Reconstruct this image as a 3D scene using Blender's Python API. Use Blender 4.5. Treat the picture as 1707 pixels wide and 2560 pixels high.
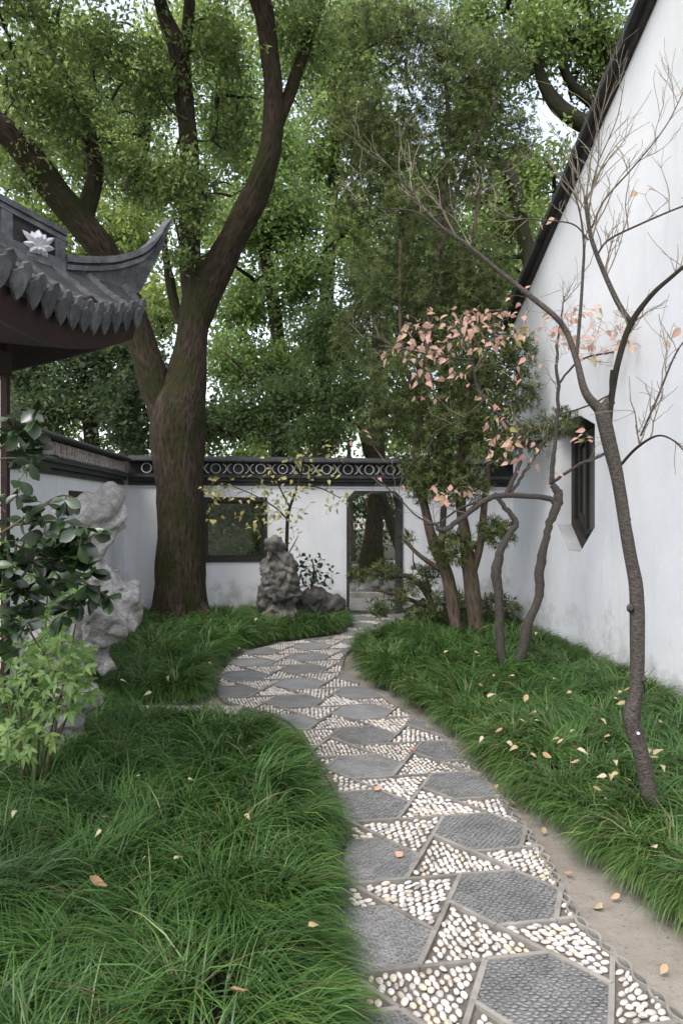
import bpy, math, random
import numpy as np
from mathutils import Vector, Matrix, noise as mnoise
from mathutils.geometry import tessellate_polygon

# ------------------------------------------------------------------ clear
for o in list(bpy.data.objects):
    bpy.data.objects.remove(o)
SC = bpy.context.scene
COL = SC.collection
R = math.radians
rnd = random.Random(7)
rng = np.random.default_rng(11)

# ------------------------------------------------------------------ camera
FPX, CX, HY, CAMZ = 1950.0, 853.5, 1270.0, 1.65     # focal length and horizon in photo pixels, eye height
cd = bpy.data.cameras.new('camera')
cam = bpy.data.objects.new('camera', cd)
COL.objects.link(cam)
cam.location = (0, 0, CAMZ)
cam.rotation_euler = (R(90), 0, 0)
cd.sensor_fit = 'VERTICAL'
cd.sensor_height = 36.0
cd.sensor_width = 24.0
cd.lens = 36.0 * FPX / 2560.0
cd.shift_y = -10.0 / 2560.0
cd.clip_start = 0.05
cd.clip_end = 500
SC.camera = cam

# ------------------------------------------------------------------ sky, sun, exposure
SUN_EL, SUN_AZ = R(58), R(215)       # azimuth clockwise from +Y (north)
w = bpy.data.worlds.new('World')
SC.world = w
w.use_nodes = True
nt = w.node_tree
bg = nt.nodes['Background']
sky = nt.nodes.new('ShaderNodeTexSky')
sky.sky_type = 'NISHITA'
sky.sun_disc = False
sky.sun_elevation = SUN_EL
sky.sun_rotation = SUN_AZ
sky.air_density = 1.0
sky.dust_density = 3.0
hs = nt.nodes.new('ShaderNodeHueSaturation')
hs.inputs['Saturation'].default_value = 0.5
nt.links.new(sky.outputs[0], hs.inputs['Color'])
nt.links.new(hs.outputs[0], bg.inputs['Color'])
bg.inputs['Strength'].default_value = 0.15
sl = bpy.data.lights.new('sun', 'SUN')
sl.energy = 0.6
sl.angle = R(25)
sl.color = (1.0, 0.97, 0.93)
sun = bpy.data.objects.new('sun', sl)
COL.objects.link(sun)
sdir = Vector((math.sin(SUN_AZ) * math.cos(SUN_EL), math.cos(SUN_AZ) * math.cos(SUN_EL), math.sin(SUN_EL)))
sun.rotation_euler = (-sdir).to_track_quat('-Z', 'Y').to_euler()
SC.view_settings.view_transform = 'Standard'
SC.view_settings.look = 'None'
SC.view_settings.exposure = 1.8
SC.view_settings.gamma = 1.0
SC.view_settings.use_curve_mapping = False
SC.render.engine = 'CYCLES'
cy = SC.cycles
cy.max_bounces = 6
cy.diffuse_bounces = 4
cy.glossy_bounces = 2
cy.transmission_bounces = 3
cy.transparent_max_bounces = 6
cy.caustics_reflective = False
cy.caustics_refractive = False
cy.use_denoising = True
cy.sample_clamp_indirect = 6

# ------------------------------------------------------------------ coordinates
def P(px, py, Y):
    return Vector(((px - CX) * Y / FPX, Y, CAMZ + (HY - py) * Y / FPX))
def G(px, py, z=0.0):
    Y = (CAMZ - z) * FPX / (py - HY)
    return Vector(((px - CX) * Y / FPX, Y, z))

# ------------------------------------------------------------------ object helpers
def tag(o, label=None, cat=None, group=None, kind=None):
    if label: o['label'] = label
    if cat: o['category'] = cat
    if group: o['group'] = group
    if kind: o['kind'] = kind
    return o
def empty(name, loc, label, cat, group=None):
    o = bpy.data.objects.new(name, None)
    o.location = loc
    o.empty_display_size = 0.1
    COL.objects.link(o)
    o['_loc'] = list(loc)
    return tag(o, label, cat, group, 'thing')
def link(name, me, parent=None, matrix=None):
    o = bpy.data.objects.new(name, me)
    COL.objects.link(o)
    if parent is not None:
        o.parent = parent
        if parent.type == 'EMPTY':
            o.matrix_parent_inverse = Matrix.Translation(-Vector(parent['_loc']))
    if matrix is not None:
        o.matrix_basis = matrix
    return o

class MB:
    """collects shapes, builds one mesh object"""
    def __init__(s):
        s.v, s.f, s.b, s.fm = [], [], [], []
    def add(s, verts, faces, bark=None, m=0):
        k = len(s.v)
        s.v.extend([tuple(p) for p in verts])
        s.f.extend([tuple(i + k for i in f) for f in faces])
        s.fm.extend([m] * len(faces))
        s.b.extend(bark if bark is not None else [tuple(p) for p in verts])
    def box(s, c, size, rot=None, m=0):
        hx, hy, hz = size[0] / 2, size[1] / 2, size[2] / 2
        vs = [Vector((x, y, z)) for x in (-hx, hx) for y in (-hy, hy) for z in (-hz, hz)]
        if rot is not None: vs = [rot @ q for q in vs]
        c = Vector(c)
        s.add([q + c for q in vs], [(0,1,3,2),(4,6,7,5),(0,4,5,1),(2,3,7,6),(0,2,6,4),(1,5,7,3)], m=m)
    def tube(s, pts, radii, sides=8, cap=True, rough=0.0, seed=0, m=0):
        pts = [Vector(p) for p in pts]
        n = len(pts)
        if n < 2: return
        t0 = (pts[1] - pts[0]).normalized()
        ref = Vector((0, 1, 0)) if abs(t0.z) > 0.7 else Vector((0, 0, 1))
        a = t0.cross(ref).normalized()
        vs, bk = [], []
        L = 0.0
        for i, p in enumerate(pts):
            t = (pts[min(i + 1, n - 1)] - pts[max(i - 1, 0)])
            t = t.normalized() if t.length > 1e-9 else t0
            a = (a - t * a.dot(t))
            a = a.normalized() if a.length > 1e-6 else t.orthogonal().normalized()
            b = t.cross(a)
            if i: L += (p - pts[i - 1]).length
            r = radii[i]
            for k in range(sides):
                th = 2 * math.pi * k / sides
                q = a * math.cos(th) + b * math.sin(th)
                rr = r
                if rough:
                    rr = r * (1 + rough * mnoise.noise(Vector((q.x * 1.6 + seed, q.y * 1.6, L * 2.2))) + rough * 0.6 * mnoise.noise(Vector((q.x * 4 + seed, q.y * 4, L * 5))))
                vs.append(p + q * rr)
                bk.append((math.cos(th) * r, math.sin(th) * r, L + seed * 3.1))
        fs = []
        for i in range(n - 1):
            for k in range(sides):
                k2 = (k + 1) % sides
                fs.append((i * sides + k, i * sides + k2, (i + 1) * sides + k2, (i + 1) * sides + k))
        if cap:
            fs.append(tuple(range(sides - 1, -1, -1)))
            fs.append(tuple((n - 1) * sides + k for k in range(sides)))
        s.add(vs, fs, bk, m=m)
    def prism(s, loops, o, u, v, n, d0, d1, m=0):
        """polygon (outer loop + holes, 2-D in u,v) extruded along n from d0 to d1"""
        o, u, v, n = Vector(o), Vector(u), Vector(v), Vector(n)
        flat = [p for lp in loops for p in lp]
        tris = tessellate_polygon([[Vector((p[0], p[1], 0)) for p in lp] for lp in loops])
        N = len(flat)
        A = [o + u * p[0] + v * p[1] + n * d0 for p in flat]
        B = [o + u * p[0] + v * p[1] + n * d1 for p in flat]
        fs = [tuple(t) for t in tris] + [tuple(i + N for i in reversed(t)) for t in tris]
        k = 0
        for lp in loops:
            c = len(lp)
            for i in range(c):
                j = (i + 1) % c
                fs.append((k + i, k + j, N + k + j, N + k + i))
            k += c
        s.add(A + B, fs, m=m)
    def build(s, name, mat, parent=None, smooth=False, me_only=False, fixn=True):
        me = bpy.data.meshes.new(name)
        me.from_pydata(s.v, [], s.f)
        mats = mat if isinstance(mat, (list, tuple)) else [mat]
        for mm in mats: me.materials.append(mm)
        if len(mats) > 1: me.polygons.foreach_set('material_index', s.fm)
        at = me.attributes.new('bark', 'FLOAT_VECTOR', 'POINT')
        at.data.foreach_set('vector', np.array(s.b, dtype=np.float32).ravel())
        if smooth: me.polygons.foreach_set('use_smooth', [True] * len(me.polygons))
        if fixn and not smooth:
            import bmesh
            bm = bmesh.new(); bm.from_mesh(me)
            bmesh.ops.recalc_face_normals(bm, faces=bm.faces)
            bm.to_mesh(me); bm.free()
        me.update()
        return me if me_only else link(name, me, parent)

def np_mesh(name, verts, faces, cols=None, mat=None, smooth=False):
    verts = np.asarray(verts, np.float32); faces = np.asarray(faces, np.int32)
    me = bpy.data.meshes.new(name)
    k = faces.shape[1]
    me.vertices.add(len(verts)); me.vertices.foreach_set('co', verts.ravel())
    me.loops.add(faces.size); me.loops.foreach_set('vertex_index', faces.ravel())
    me.polygons.add(len(faces))
    me.polygons.foreach_set('loop_start', np.arange(0, faces.size, k, dtype=np.int32))
    me.polygons.foreach_set('loop_total', np.full(len(faces), k, np.int32))
    if smooth: me.polygons.foreach_set('use_smooth', np.ones(len(faces), bool))
    if cols is not None:
        a = me.color_attributes.new('Col', 'FLOAT_COLOR', 'POINT')
        c4 = np.ones((len(verts), 4), np.float32); c4[:, :3] = cols
        a.data.foreach_set('color', c4.ravel())
    if mat: me.materials.append(mat)
    me.update(calc_edges=True)
    return me

def spline(pts, n=6):
    """Catmull-Rom through points given as lists of floats (any dimension)"""
    pts = [np.array(p, float) for p in pts]
    if len(pts) < 3:
        return [pts[0] + (pts[-1] - pts[0]) * t for t in np.linspace(0, 1, n + 1)]
    q = [2 * pts[0] - pts[1]] + pts + [2 * pts[-1] - pts[-2]]
    out = []
    for i in range(1, len(q) - 2):
        for k in range(n):
            t = k / n
            out.append(0.5 * ((2 * q[i]) + (-q[i-1] + q[i+1]) * t + (2*q[i-1] - 5*q[i] + 4*q[i+1] - q[i+2]) * t*t + (-q[i-1] + 3*q[i] - 3*q[i+1] + q[i+2]) * t**3))
    out.append(pts[-1])
    return out

def limb_px(L, n=5):
    """(px, py, depth, width in px) -> points, radii"""
    q = []
    for (x, y, Y, wd) in L:
        p = P(x, y, Y)
        q.append((p.x, p.y, p.z, wd * Y / FPX / 2))
    s = spline(q, n)
    return [Vector(a[:3]) for a in s], [max(a[3], 0.0015) for a in s]

def in_poly(pts, poly):
    pts = np.asarray(pts, float); poly = np.asarray(poly, float)
    x, y = pts[:, 0], pts[:, 1]
    ins = np.zeros(len(pts), bool)
    j = len(poly) - 1
    for i in range(len(poly)):
        xi, yi = poly[i]; xj, yj = poly[j]
        c = ((yi > y) != (yj > y)) & (x < (xj - xi) * (y - yi) / (yj - yi + 1e-12) + xi)
        ins ^= c
        j = i
    return ins
def edge_dist(pts, poly):
    """distance to the nearest polygon edge and outward unit vector towards it"""
    pts = np.asarray(pts, float)
    best = np.full(len(pts), 1e9); bv = np.zeros((len(pts), 2))
    for i in range(len(poly)):
        a = np.array(poly[i - 1], float); b = np.array(poly[i], float)
        ab = b - a
        t = np.clip(((pts - a) @ ab) / (ab @ ab + 1e-12), 0, 1)
        q = a + t[:, None] * ab
        d = np.linalg.norm(q - pts, axis=1)
        m = d < best
        best[m] = d[m]; bv[m] = (q - pts)[m] / (d[m][:, None] + 1e-9)
    return best, bv

# ------------------------------------------------------------------ materials
class NT:
    def __init__(s, name):
        s.m = bpy.data.materials.new(name); s.m.use_nodes = True
        s.t = s.m.node_tree; s.b = s.t.nodes['Principled BSDF']; s.out = s.t.nodes['Material Output']
    def n(s, typ, **kw):
        nd = s.t.nodes.new(typ)
        for k, v in kw.items(): setattr(nd, k, v)
        return nd
    def l(s, a, b): s.t.links.new(a, b)
    def coord(s, attr=None, scale=(1, 1, 1), loc=(0, 0, 0)):
        mp = s.n('ShaderNodeMapping'); mp.inputs['Scale'].default_value = scale; mp.inputs['Location'].default_value = loc
        if attr:
            a = s.n('ShaderNodeAttribute', attribute_name=attr); s.l(a.outputs['Vector'], mp.inputs['Vector'])
        else:
            g = s.n('ShaderNodeNewGeometry'); s.l(g.outputs['Position'], mp.inputs['Vector'])
        return mp.outputs[0]
    def noise(s, vec, scale, detail=4, rough=0.55):
        nd = s.n('ShaderNodeTexNoise'); nd.inputs['Scale'].default_value = scale; nd.inputs['Detail'].default_value = detail; nd.inputs['Roughness'].default_value = rough
        s.l(vec, nd.inputs['Vector']); return nd.outputs['Fac']
    def voro(s, vec, scale, feature='F1'):
        nd = s.n('ShaderNodeTexVoronoi', feature=feature); nd.inputs['Scale'].default_value = scale
        s.l(vec, nd.inputs['Vector']); return nd.outputs['Distance']
    def ramp(s, fac, stops):
        nd = s.n('ShaderNodeValToRGB'); e = nd.color_ramp.elements
        while len(e) < len(stops): e.new(0.5)
        for q, (p, c) in zip(e, stops):
            q.position = p; q.color = (c[0], c[1], c[2], 1) if not isinstance(c, (int, float)) else (c, c, c, 1)
        s.l(fac, nd.inputs['Fac']); return nd.outputs['Color']
    def mix(s, fac, a, b, mode='MIX'):
        nd = s.n('ShaderNodeMix', data_type='RGBA', blend_type=mode)
        for k, val in ((0, fac), (6, a), (7, b)):
            if isinstance(val, (int, float)): nd.inputs[k].default_value = val
            elif isinstance(val, tuple): nd.inputs[k].default_value = (*val[:3], 1)
            else: s.l(val, nd.inputs[k])
        return nd.outputs[2]
    def math(s, op, a, b=0.0, clamp=False):
        nd = s.n('ShaderNodeMath', operation=op, use_clamp=clamp)
        for k, val in ((0, a), (1, b)):
            if isinstance(val, (int, float)): nd.inputs[k].default_value = val
            else: s.l(val, nd.inputs[k])
        return nd.outputs[0]
    def objrand(s):
        return s.n('ShaderNodeObjectInfo').outputs['Random']
    def bump(s, h, strength=0.4, dist=0.01):
        nd = s.n('ShaderNodeBump'); nd.inputs['Strength'].default_value = strength; nd.inputs['Distance'].default_value = dist
        s.l(h, nd.inputs['Height']); s.l(nd.outputs[0], s.b.inputs['Normal'])
    def col(s, c):
        if isinstance(c, tuple): s.b.inputs['Base Color'].default_value = (*c[:3], 1)
        else: s.l(c, s.b.inputs['Base Color'])
    def rough(s, r, spec=0.3):
        if isinstance(r, (int, float)): s.b.inputs['Roughness'].default_value = r
        else: s.l(r, s.b.inputs['Roughness'])
        s.b.inputs['Specular IOR Level'].default_value = spec
M = {}
def simple(name, c1, c2, scale=6, rough=0.8, bump=0.3, bscale=60, bd=0.004, spec=0.3, rand=0.0):
    t = NT(name); v = t.coord()
    c = t.ramp(t.noise(v, scale, 6, 0.65), [(0.3, c1), (0.7, c2)])
    if rand:
        f = t.math('ADD', t.math('MULTIPLY', t.objrand(), rand), 1 - rand / 2)
        hv = t.n('ShaderNodeHueSaturation'); t.l(f, hv.inputs['Value']); t.l(c, hv.inputs['Color']); c = hv.outputs[0]
    t.col(c); t.rough(rough, spec)
    t.bump(t.noise(v, bscale, 5, 0.6), bump, bd)
    M[name] = t.m
    return t.m

def plaster(name, dirt):
    t = NT(name); v = t.coord()
    c = t.ramp(t.noise(v, 1.3, 6, 0.6), [(0.3, (0.65, 0.655, 0.675) if name == 'plaster_clean' else (0.70, 0.70, 0.71)), (0.7, (0.735, 0.74, 0.755) if name == 'plaster_clean' else (0.79, 0.79, 0.795))])
    st = t.noise(t.coord(scale=(2.2, 2.2, 0.3)), 2.0, 7, 0.68)                       # rain streaks
    c = t.mix(t.ramp(st, [(0.54, 0.0), (0.8, 0.42 * dirt)]), c, (0.40, 0.40, 0.39))
    bl = t.noise(t.coord(loc=(1, 8, 2)), 0.55, 8, 0.72)
    c = t.mix(t.ramp(bl, [(0.42, 0.0), (0.72, 0.32 * dirt)]), c, (0.44, 0.45, 0.46))
    sp = t.n('ShaderNodeSeparateXYZ'); g = t.n('ShaderNodeNewGeometry'); t.l(g.outputs['Position'], sp.inputs[0])
    patch = t.noise(v, 2.7, 7, 0.7)
    low = t.math('SUBTRACT', patch, t.math('MULTIPLY', sp.outputs['Z'], 0.42))   # splashes of mud and moss near the foot
    c = t.mix(t.ramp(low, [(0.28, 0.0), (0.52, 0.75 * dirt)]), c, (0.27, 0.26, 0.20))
    spot = t.noise(t.coord(loc=(3, 1, 7)), 1.9, 8, 0.75)
    c = t.mix(t.ramp(spot, [(0.66, 0.0), (0.74, 0.5 * dirt)]), c, (0.24, 0.23, 0.20))
    t.col(c); t.rough(0.9, 0.15)
    h = t.math('ADD', t.noise(v, 9, 5, 0.6), t.math('MULTIPLY', t.noise(v, 90, 4), 0.12))
    t.bump(h, 0.35, 0.012)
    M[name] = t.m
plaster('plaster_clean', 0.8)
plaster('plaster_old', 1.0)
simple('dark_tile', (0.022, 0.023, 0.024), (0.06, 0.06, 0.057), 7, 0.75, 0.5, 45, 0.006)
def tile_mat():
    t = NT('grey_tile'); v = t.coord()
    c = t.ramp(t.noise(v, 9, 7, 0.7), [(0.28, (0.030, 0.031, 0.034)), (0.72, (0.135, 0.135, 0.138))])
    c = t.mix(t.ramp(t.noise(t.coord(loc=(4, 4, 1)), 5, 8, 0.75), [(0.56, 0.0), (0.68, 0.7)]), c, (0.20, 0.19, 0.15))      # lichen
    c = t.mix(t.ramp(t.noise(t.coord(loc=(9, 1, 3)), 7, 6, 0.7), [(0.58, 0.0), (0.7, 0.6)]), c, (0.022, 0.026, 0.014))     # moss and soot
    hv = t.n('ShaderNodeHueSaturation'); t.l(t.math('ADD', t.math('MULTIPLY', t.objrand(), 0.7), 0.65), hv.inputs['Value']); t.l(c, hv.inputs['Color'])
    t.col(hv.outputs[0]); t.rough(0.85, 0.25); t.bump(t.noise(v, 40, 6, 0.65), 0.7, 0.008); M['grey_tile'] = t.m
tile_mat()
simple('lattice_tile', (0.34, 0.34, 0.32), (0.58, 0.57, 0.53), 9, 0.85, 0.3, 60, 0.004, rand=0.4)
simple('pink_tile', (0.32, 0.27, 0.26), (0.58, 0.50, 0.47), 9, 0.85, 0.3, 60, 0.004, rand=0.5)
simple('dark_wood', (0.016, 0.014, 0.013), (0.04, 0.035, 0.03), 12, 0.6, 0.2, 60)
simple('red_wood', (0.014, 0.006, 0.006), (0.034, 0.013, 0.011), 8, 0.55, 0.2, 40)
simple('soffit_wood', (0.012, 0.006, 0.006), (0.025, 0.012, 0.010), 6, 0.7, 0.2, 40)
simple('frame_stone', (0.022, 0.022, 0.022), (0.055, 0.055, 0.053), 7, 0.8, 0.4, 50, 0.005)
simple('cream_paint', (0.70, 0.62, 0.50), (0.78, 0.70, 0.58), 3, 0.8, 0.1)
simple('white_ornament', (0.42, 0.42, 0.43), (0.62, 0.62, 0.63), 14, 0.7, 0.2, 50)
simple('slab_stone', (0.22, 0.20, 0.18), (0.40, 0.37, 0.33), 5, 0.9, 0.5, 40, 0.006, rand=0.2)
simple('strip_tile', (0.13, 0.122, 0.108), (0.24, 0.225, 0.20), 9, 0.85, 0.5, 70, 0.004, rand=0.35)
simple('mortar', (0.075, 0.067, 0.056), (0.15, 0.135, 0.115), 14, 0.95, 0.6, 90, 0.005)
simple('dark_pebble', (0.10, 0.10, 0.10), (0.20, 0.198, 0.193), 5, 0.7, 0.2, 120, 0.002)
simple('garden_stone', (0.16, 0.15, 0.14), (0.34, 0.32, 0.29), 3, 0.9, 0.6, 30, 0.01)

def pebble_mat():
    t = NT('white_pebble'); v = t.coord()
    nd = t.n('ShaderNodeTexVoronoi'); nd.inputs['Scale'].default_value = 27; t.l(v, nd.inputs['Vector'])
    sp = t.n('ShaderNodeSeparateColor'); t.l(nd.outputs['Color'], sp.inputs[0])
    c = t.ramp(sp.outputs[0], [(0.0, (0.30, 0.285, 0.28)), (0.2, (0.45, 0.42, 0.40)), (0.4, (0.53, 0.49, 0.44)), (0.6, (0.56, 0.545, 0.53)), (0.78, (0.46, 0.385, 0.35)), (0.9, (0.50, 0.42, 0.29)), (1.0, (0.22, 0.21, 0.205))])
    c = t.mix(t.ramp(t.noise(v, 3.0, 6), [(0.48, 0.0), (0.72, 0.55)]), c, (0.20, 0.175, 0.145))
    c = t.mix(t.ramp(t.noise(v, 70, 4), [(0.52, 0.0), (0.8, 0.5)]), c, (0.28, 0.22, 0.16))
    t.col(c); t.rough(0.55, 0.35); t.bump(t.noise(v, 150, 3), 0.2, 0.002)
    M['white_pebble'] = t.m
pebble_mat()

def hex_mat():
    t = NT('dark_cobble'); v = t.coord(scale=(1, 1, 1))
    a = t.noise(v, 5, 6, 0.7)
    c = t.ramp(a, [(0.25, (0.13, 0.13, 0.13)), (0.75, (0.215, 0.212, 0.208))])
    c = t.mix(t.ramp(t.noise(v, 33, 3), [(0.66, 0.0), (0.74, 0.35)]), c, (0.36, 0.35, 0.33))
    c = t.mix(t.ramp(t.noise(t.coord(loc=(7, 3, 0)), 2.6, 7, 0.7), [(0.45, 0.0), (0.7, 0.55)]), c, (0.075, 0.073, 0.066))
    hv = t.n('ShaderNodeHueSaturation'); t.l(t.math('ADD', t.math('MULTIPLY', t.objrand(), 0.35), 0.82), hv.inputs['Value']); t.l(c, hv.inputs['Color']); c = hv.outputs[0]
    t.col(c); t.rough(0.8, 0.25)
    h = t.voro(t.coord(scale=(38, 80, 40)), 1.0)
    t.bump(h, 0.4, 0.004)
    M['dark_cobble'] = t.m
hex_mat()

def soil_mat():
    t = NT('sandy_soil'); v = t.coord()
    c = t.ramp(t.noise(v, 2.0, 8, 0.65), [(0.3, (0.15, 0.13, 0.11)), (0.7, (0.27, 0.245, 0.215))])
    c = t.mix(t.ramp(t.noise(v, 25, 5), [(0.55, 0.0), (0.75, 0.6)]), c, (0.12, 0.095, 0.07))
    far = t.noise(t.coord(loc=(4, 2, 0)), 0.9, 6, 0.6)
    c = t.mix(t.ramp(far, [(0.5, 0.0), (0.7, 0.5)]), c, (0.10, 0.10, 0.06))
    t.col(c); t.rough(0.95, 0.15)
    t.bump(t.math('ADD', t.noise(v, 12, 6), t.math('MULTIPLY', t.noise(v, 110, 3), 0.4)), 0.6, 0.02)
    M['sandy_soil'] = t.m
soil_mat()
simple('bed_soil', (0.018, 0.016, 0.010), (0.04, 0.035, 0.02), 9, 0.95, 0.6, 40, 0.02)
simple('forest_floor', (0.03, 0.03, 0.016), (0.075, 0.065, 0.035), 3, 0.95, 0.6, 20, 0.03)

def bark_mat(name, c1, c2, moss=0.0, mc=(0.05, 0.055, 0.015), sc=1.0, bd=0.02, ring=False):
    t = NT(name)
    v = t.coord('bark', scale=(15 * sc, 15 * sc, (3.6 if not ring else 26) * sc))
    a = t.noise(v, 1.6, 8, 0.7)
    b = t.voro(t.coord('bark', scale=(26 * sc, 26 * sc, (7 if not ring else 60) * sc)), 1.0)
    fine = t.noise(t.coord('bark', scale=(70 * sc, 70 * sc, (18 if not ring else 90) * sc)), 1.0, 6, 0.7)
    h = t.math('ADD', t.math('ADD', a, t.math('MULTIPLY', b, 0.6)), t.math('MULTIPLY', fine, 0.5))
    h = t.math('SUBTRACT', h, 0.25)
    c = t.ramp(h, [(0.42, c1), (1.05, c2)])
    if moss:
        g = t.noise(t.coord('bark', scale=(2.4, 2.4, 0.9)), 1.3, 6, 0.6)
        c = t.mix(t.ramp(g, [(0.44, 0.0), (0.58, moss)]), c, mc)
    t.col(c); t.rough(0.9, 0.2); t.bump(h, 0.9, bd)
    M[name] = t.m
bark_mat('bark_camphor', (0.005, 0.004, 0.003), (0.066, 0.046, 0.031), 0.85, (0.026, 0.029, 0.007), bd=0.06)
bark_mat('bark_dark', (0.006, 0.005, 0.004), (0.035, 0.029, 0.022), 0.6, (0.030, 0.034, 0.010))
bark_mat('bark_podocarpus', (0.03, 0.022, 0.017), (0.12, 0.088, 0.068), 0.3)
bark_mat('bark_grey', (0.018, 0.015, 0.014), (0.085, 0.072, 0.064), 0.35, (0.05, 0.05, 0.035), sc=2.0, bd=0.005, ring=True)
bark_mat('bark_twig', (0.10, 0.085, 0.065), (0.26, 0.22, 0.17), 0.3, (0.10, 0.10, 0.03), sc=2, bd=0.003)
bark_mat('stem_green', (0.03, 0.035, 0.015), (0.08, 0.075, 0.035), 0, sc=2, bd=0.002)

def leaf_mat(name, tint=(1, 1, 1), trans=0.3, rough=0.45, spec=0.4, attr=True, c1=None, c2=None, vein=False):
    t = NT(name)
    if attr:
        a = t.n('ShaderNodeAttribute', attribute_name='Col'); c = a.outputs['Color']
        if tint != (1, 1, 1): c = t.mix(1.0, c, tint, 'MULTIPLY')
    else:
        c = t.ramp(t.objrand(), [(0.0, c1), (1.0, c2)])
        c = t.mix(t.ramp(t.noise(t.coord(), 55, 4), [(0.5, 0.0), (0.8, 0.35)]), c, tuple(q * 0.5 for q in c1))
    t.col(c); t.rough(rough, spec)
    tr = t.n('ShaderNodeBsdfTranslucent'); t.l(c, tr.inputs['Color'])
    mx = t.n('ShaderNodeMixShader'); mx.inputs[0].default_value = trans
    t.l(t.b.outputs[0], mx.inputs[1]); t.l(tr.outputs[0], mx.inputs[2]); t.l(mx.outputs[0], t.out.inputs['Surface'])
    M[name] = t.m
leaf_mat('foliage', trans=0.55, rough=0.5, spec=0.35)
leaf_mat('grass_blade', trans=0.3, rough=0.4, spec=0.45)
leaf_mat('pink_leaf', attr=False, c1=(0.64, 0.36, 0.30), c2=(0.68, 0.49, 0.34), trans=0.45)
leaf_mat('yellow_leaf', attr=False, c1=(0.52, 0.43, 0.15), c2=(0.26, 0.30, 0.09), trans=0.45)
leaf_mat('dark_leaf', attr=False, c1=(0.008, 0.016, 0.006), c2=(0.022, 0.048, 0.012), trans=0.12, rough=0.32, spec=0.55)
leaf_mat('nandina_leaf', attr=False, c1=(0.11, 0.21, 0.045), c2=(0.28, 0.38, 0.12), trans=0.4)
leaf_mat('dry_leaf', attr=False, c1=(0.32, 0.20, 0.11), c2=(0.44, 0.32, 0.20), trans=0.15, rough=0.7, spec=0.2)
leaf_mat('yellow_dry_leaf', attr=False, c1=(0.36, 0.27, 0.15), c2=(0.46, 0.40, 0.28), trans=0.15, rough=0.7, spec=0.2)
leaf_mat('pink_dry_leaf', attr=False, c1=(0.62, 0.20, 0.15), c2=(0.62, 0.34, 0.24), trans=0.15, rough=0.7, spec=0.2)

def rock_mat(name, c1, c2, c3):
    t = NT(name); v = t.coord()
    a = t.noise(v, 4.5, 10, 0.7)
    c = t.ramp(a, [(0.28, c1), (0.5, c2), (0.72, c3)])
    cr = t.voro(t.coord(scale=(1, 1, 1.6)), 9, 'DISTANCE_TO_EDGE')
    c = t.mix(t.ramp(cr, [(0.0, 0.35), (0.06, 0.0)]), c, tuple(q * 0.5 for q in c1))
    c = t.mix(t.ramp(t.noise(t.coord(loc=(2, 5, 1)), 6, 6), [(0.58, 0.0), (0.72, 0.5)]), c, (0.17, 0.13, 0.08))
    t.col(c); t.rough(0.9, 0.2)
    t.bump(t.math('ADD', t.noise(v, 16, 8, 0.7), t.math('MULTIPLY', t.noise(v, 70, 4), 0.3)), 0.8, 0.03)
    M[name] = t.m
rock_mat('limestone', (0.11, 0.105, 0.10), (0.27, 0.26, 0.25), (0.50, 0.48, 0.47))
rock_mat('dark_limestone', (0.035, 0.033, 0.029), (0.10, 0.094, 0.084), (0.22, 0.205, 0.19))

def glass_mat():
    t = NT('window_glass')
    tr = t.n('ShaderNodeBsdfTransparent'); tr.inputs[0].default_value = (0.6, 0.62, 0.62, 1)
    gl = t.n('ShaderNodeBsdfGlossy'); gl.inputs['Roughness'].default_value = 0.06
    fr = t.n('ShaderNodeFresnel'); fr.inputs[0].default_value = 1.45
    mx = t.n('ShaderNodeMixShader'); t.l(fr.outputs[0], mx.inputs[0]); t.l(tr.outputs[0], mx.inputs[1]); t.l(gl.outputs[0], mx.inputs[2])
    t.l(mx.outputs[0], t.out.inputs['Surface'])
    M['window_glass'] = t.m
    t = NT('grey_glass'); t.col((0.10, 0.10, 0.095)); t.rough(0.25, 0.5); M['grey_glass'] = t.m
glass_mat()

# ------------------------------------------------------------------ leaves and crowns
def leaf_quads(pos, dirs, nrm, length, width, cols, fold=0.15):
    """rhombic folded leaves; arrays (N,3),(N,3),(N,3),(N,),(N,),(N,3)"""
    side = np.cross(dirs, nrm); side /= (np.linalg.norm(side, axis=1, keepdims=True) + 1e-9)
    nn = np.cross(side, dirs)
    L = length[:, None]; W = width[:, None]
    a = pos
    m = pos + dirs * L * 0.45 + nn * W * fold
    b = m + side * W * 0.5 - nn * W * fold * 2
    c = pos + dirs * L - nn * L * 0.08
    d = m - side * W * 0.5 - nn * W * fold * 2
    V = np.stack([a, b, c, d], 1).reshape(-1, 3)
    F = np.arange(len(pos) * 4).reshape(-1, 4)
    C = np.repeat(cols, 4, axis=0)
    return V, F, C
def unit(a): return a / (np.linalg.norm(a, axis=1, keepdims=True) + 1e-9)

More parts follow.
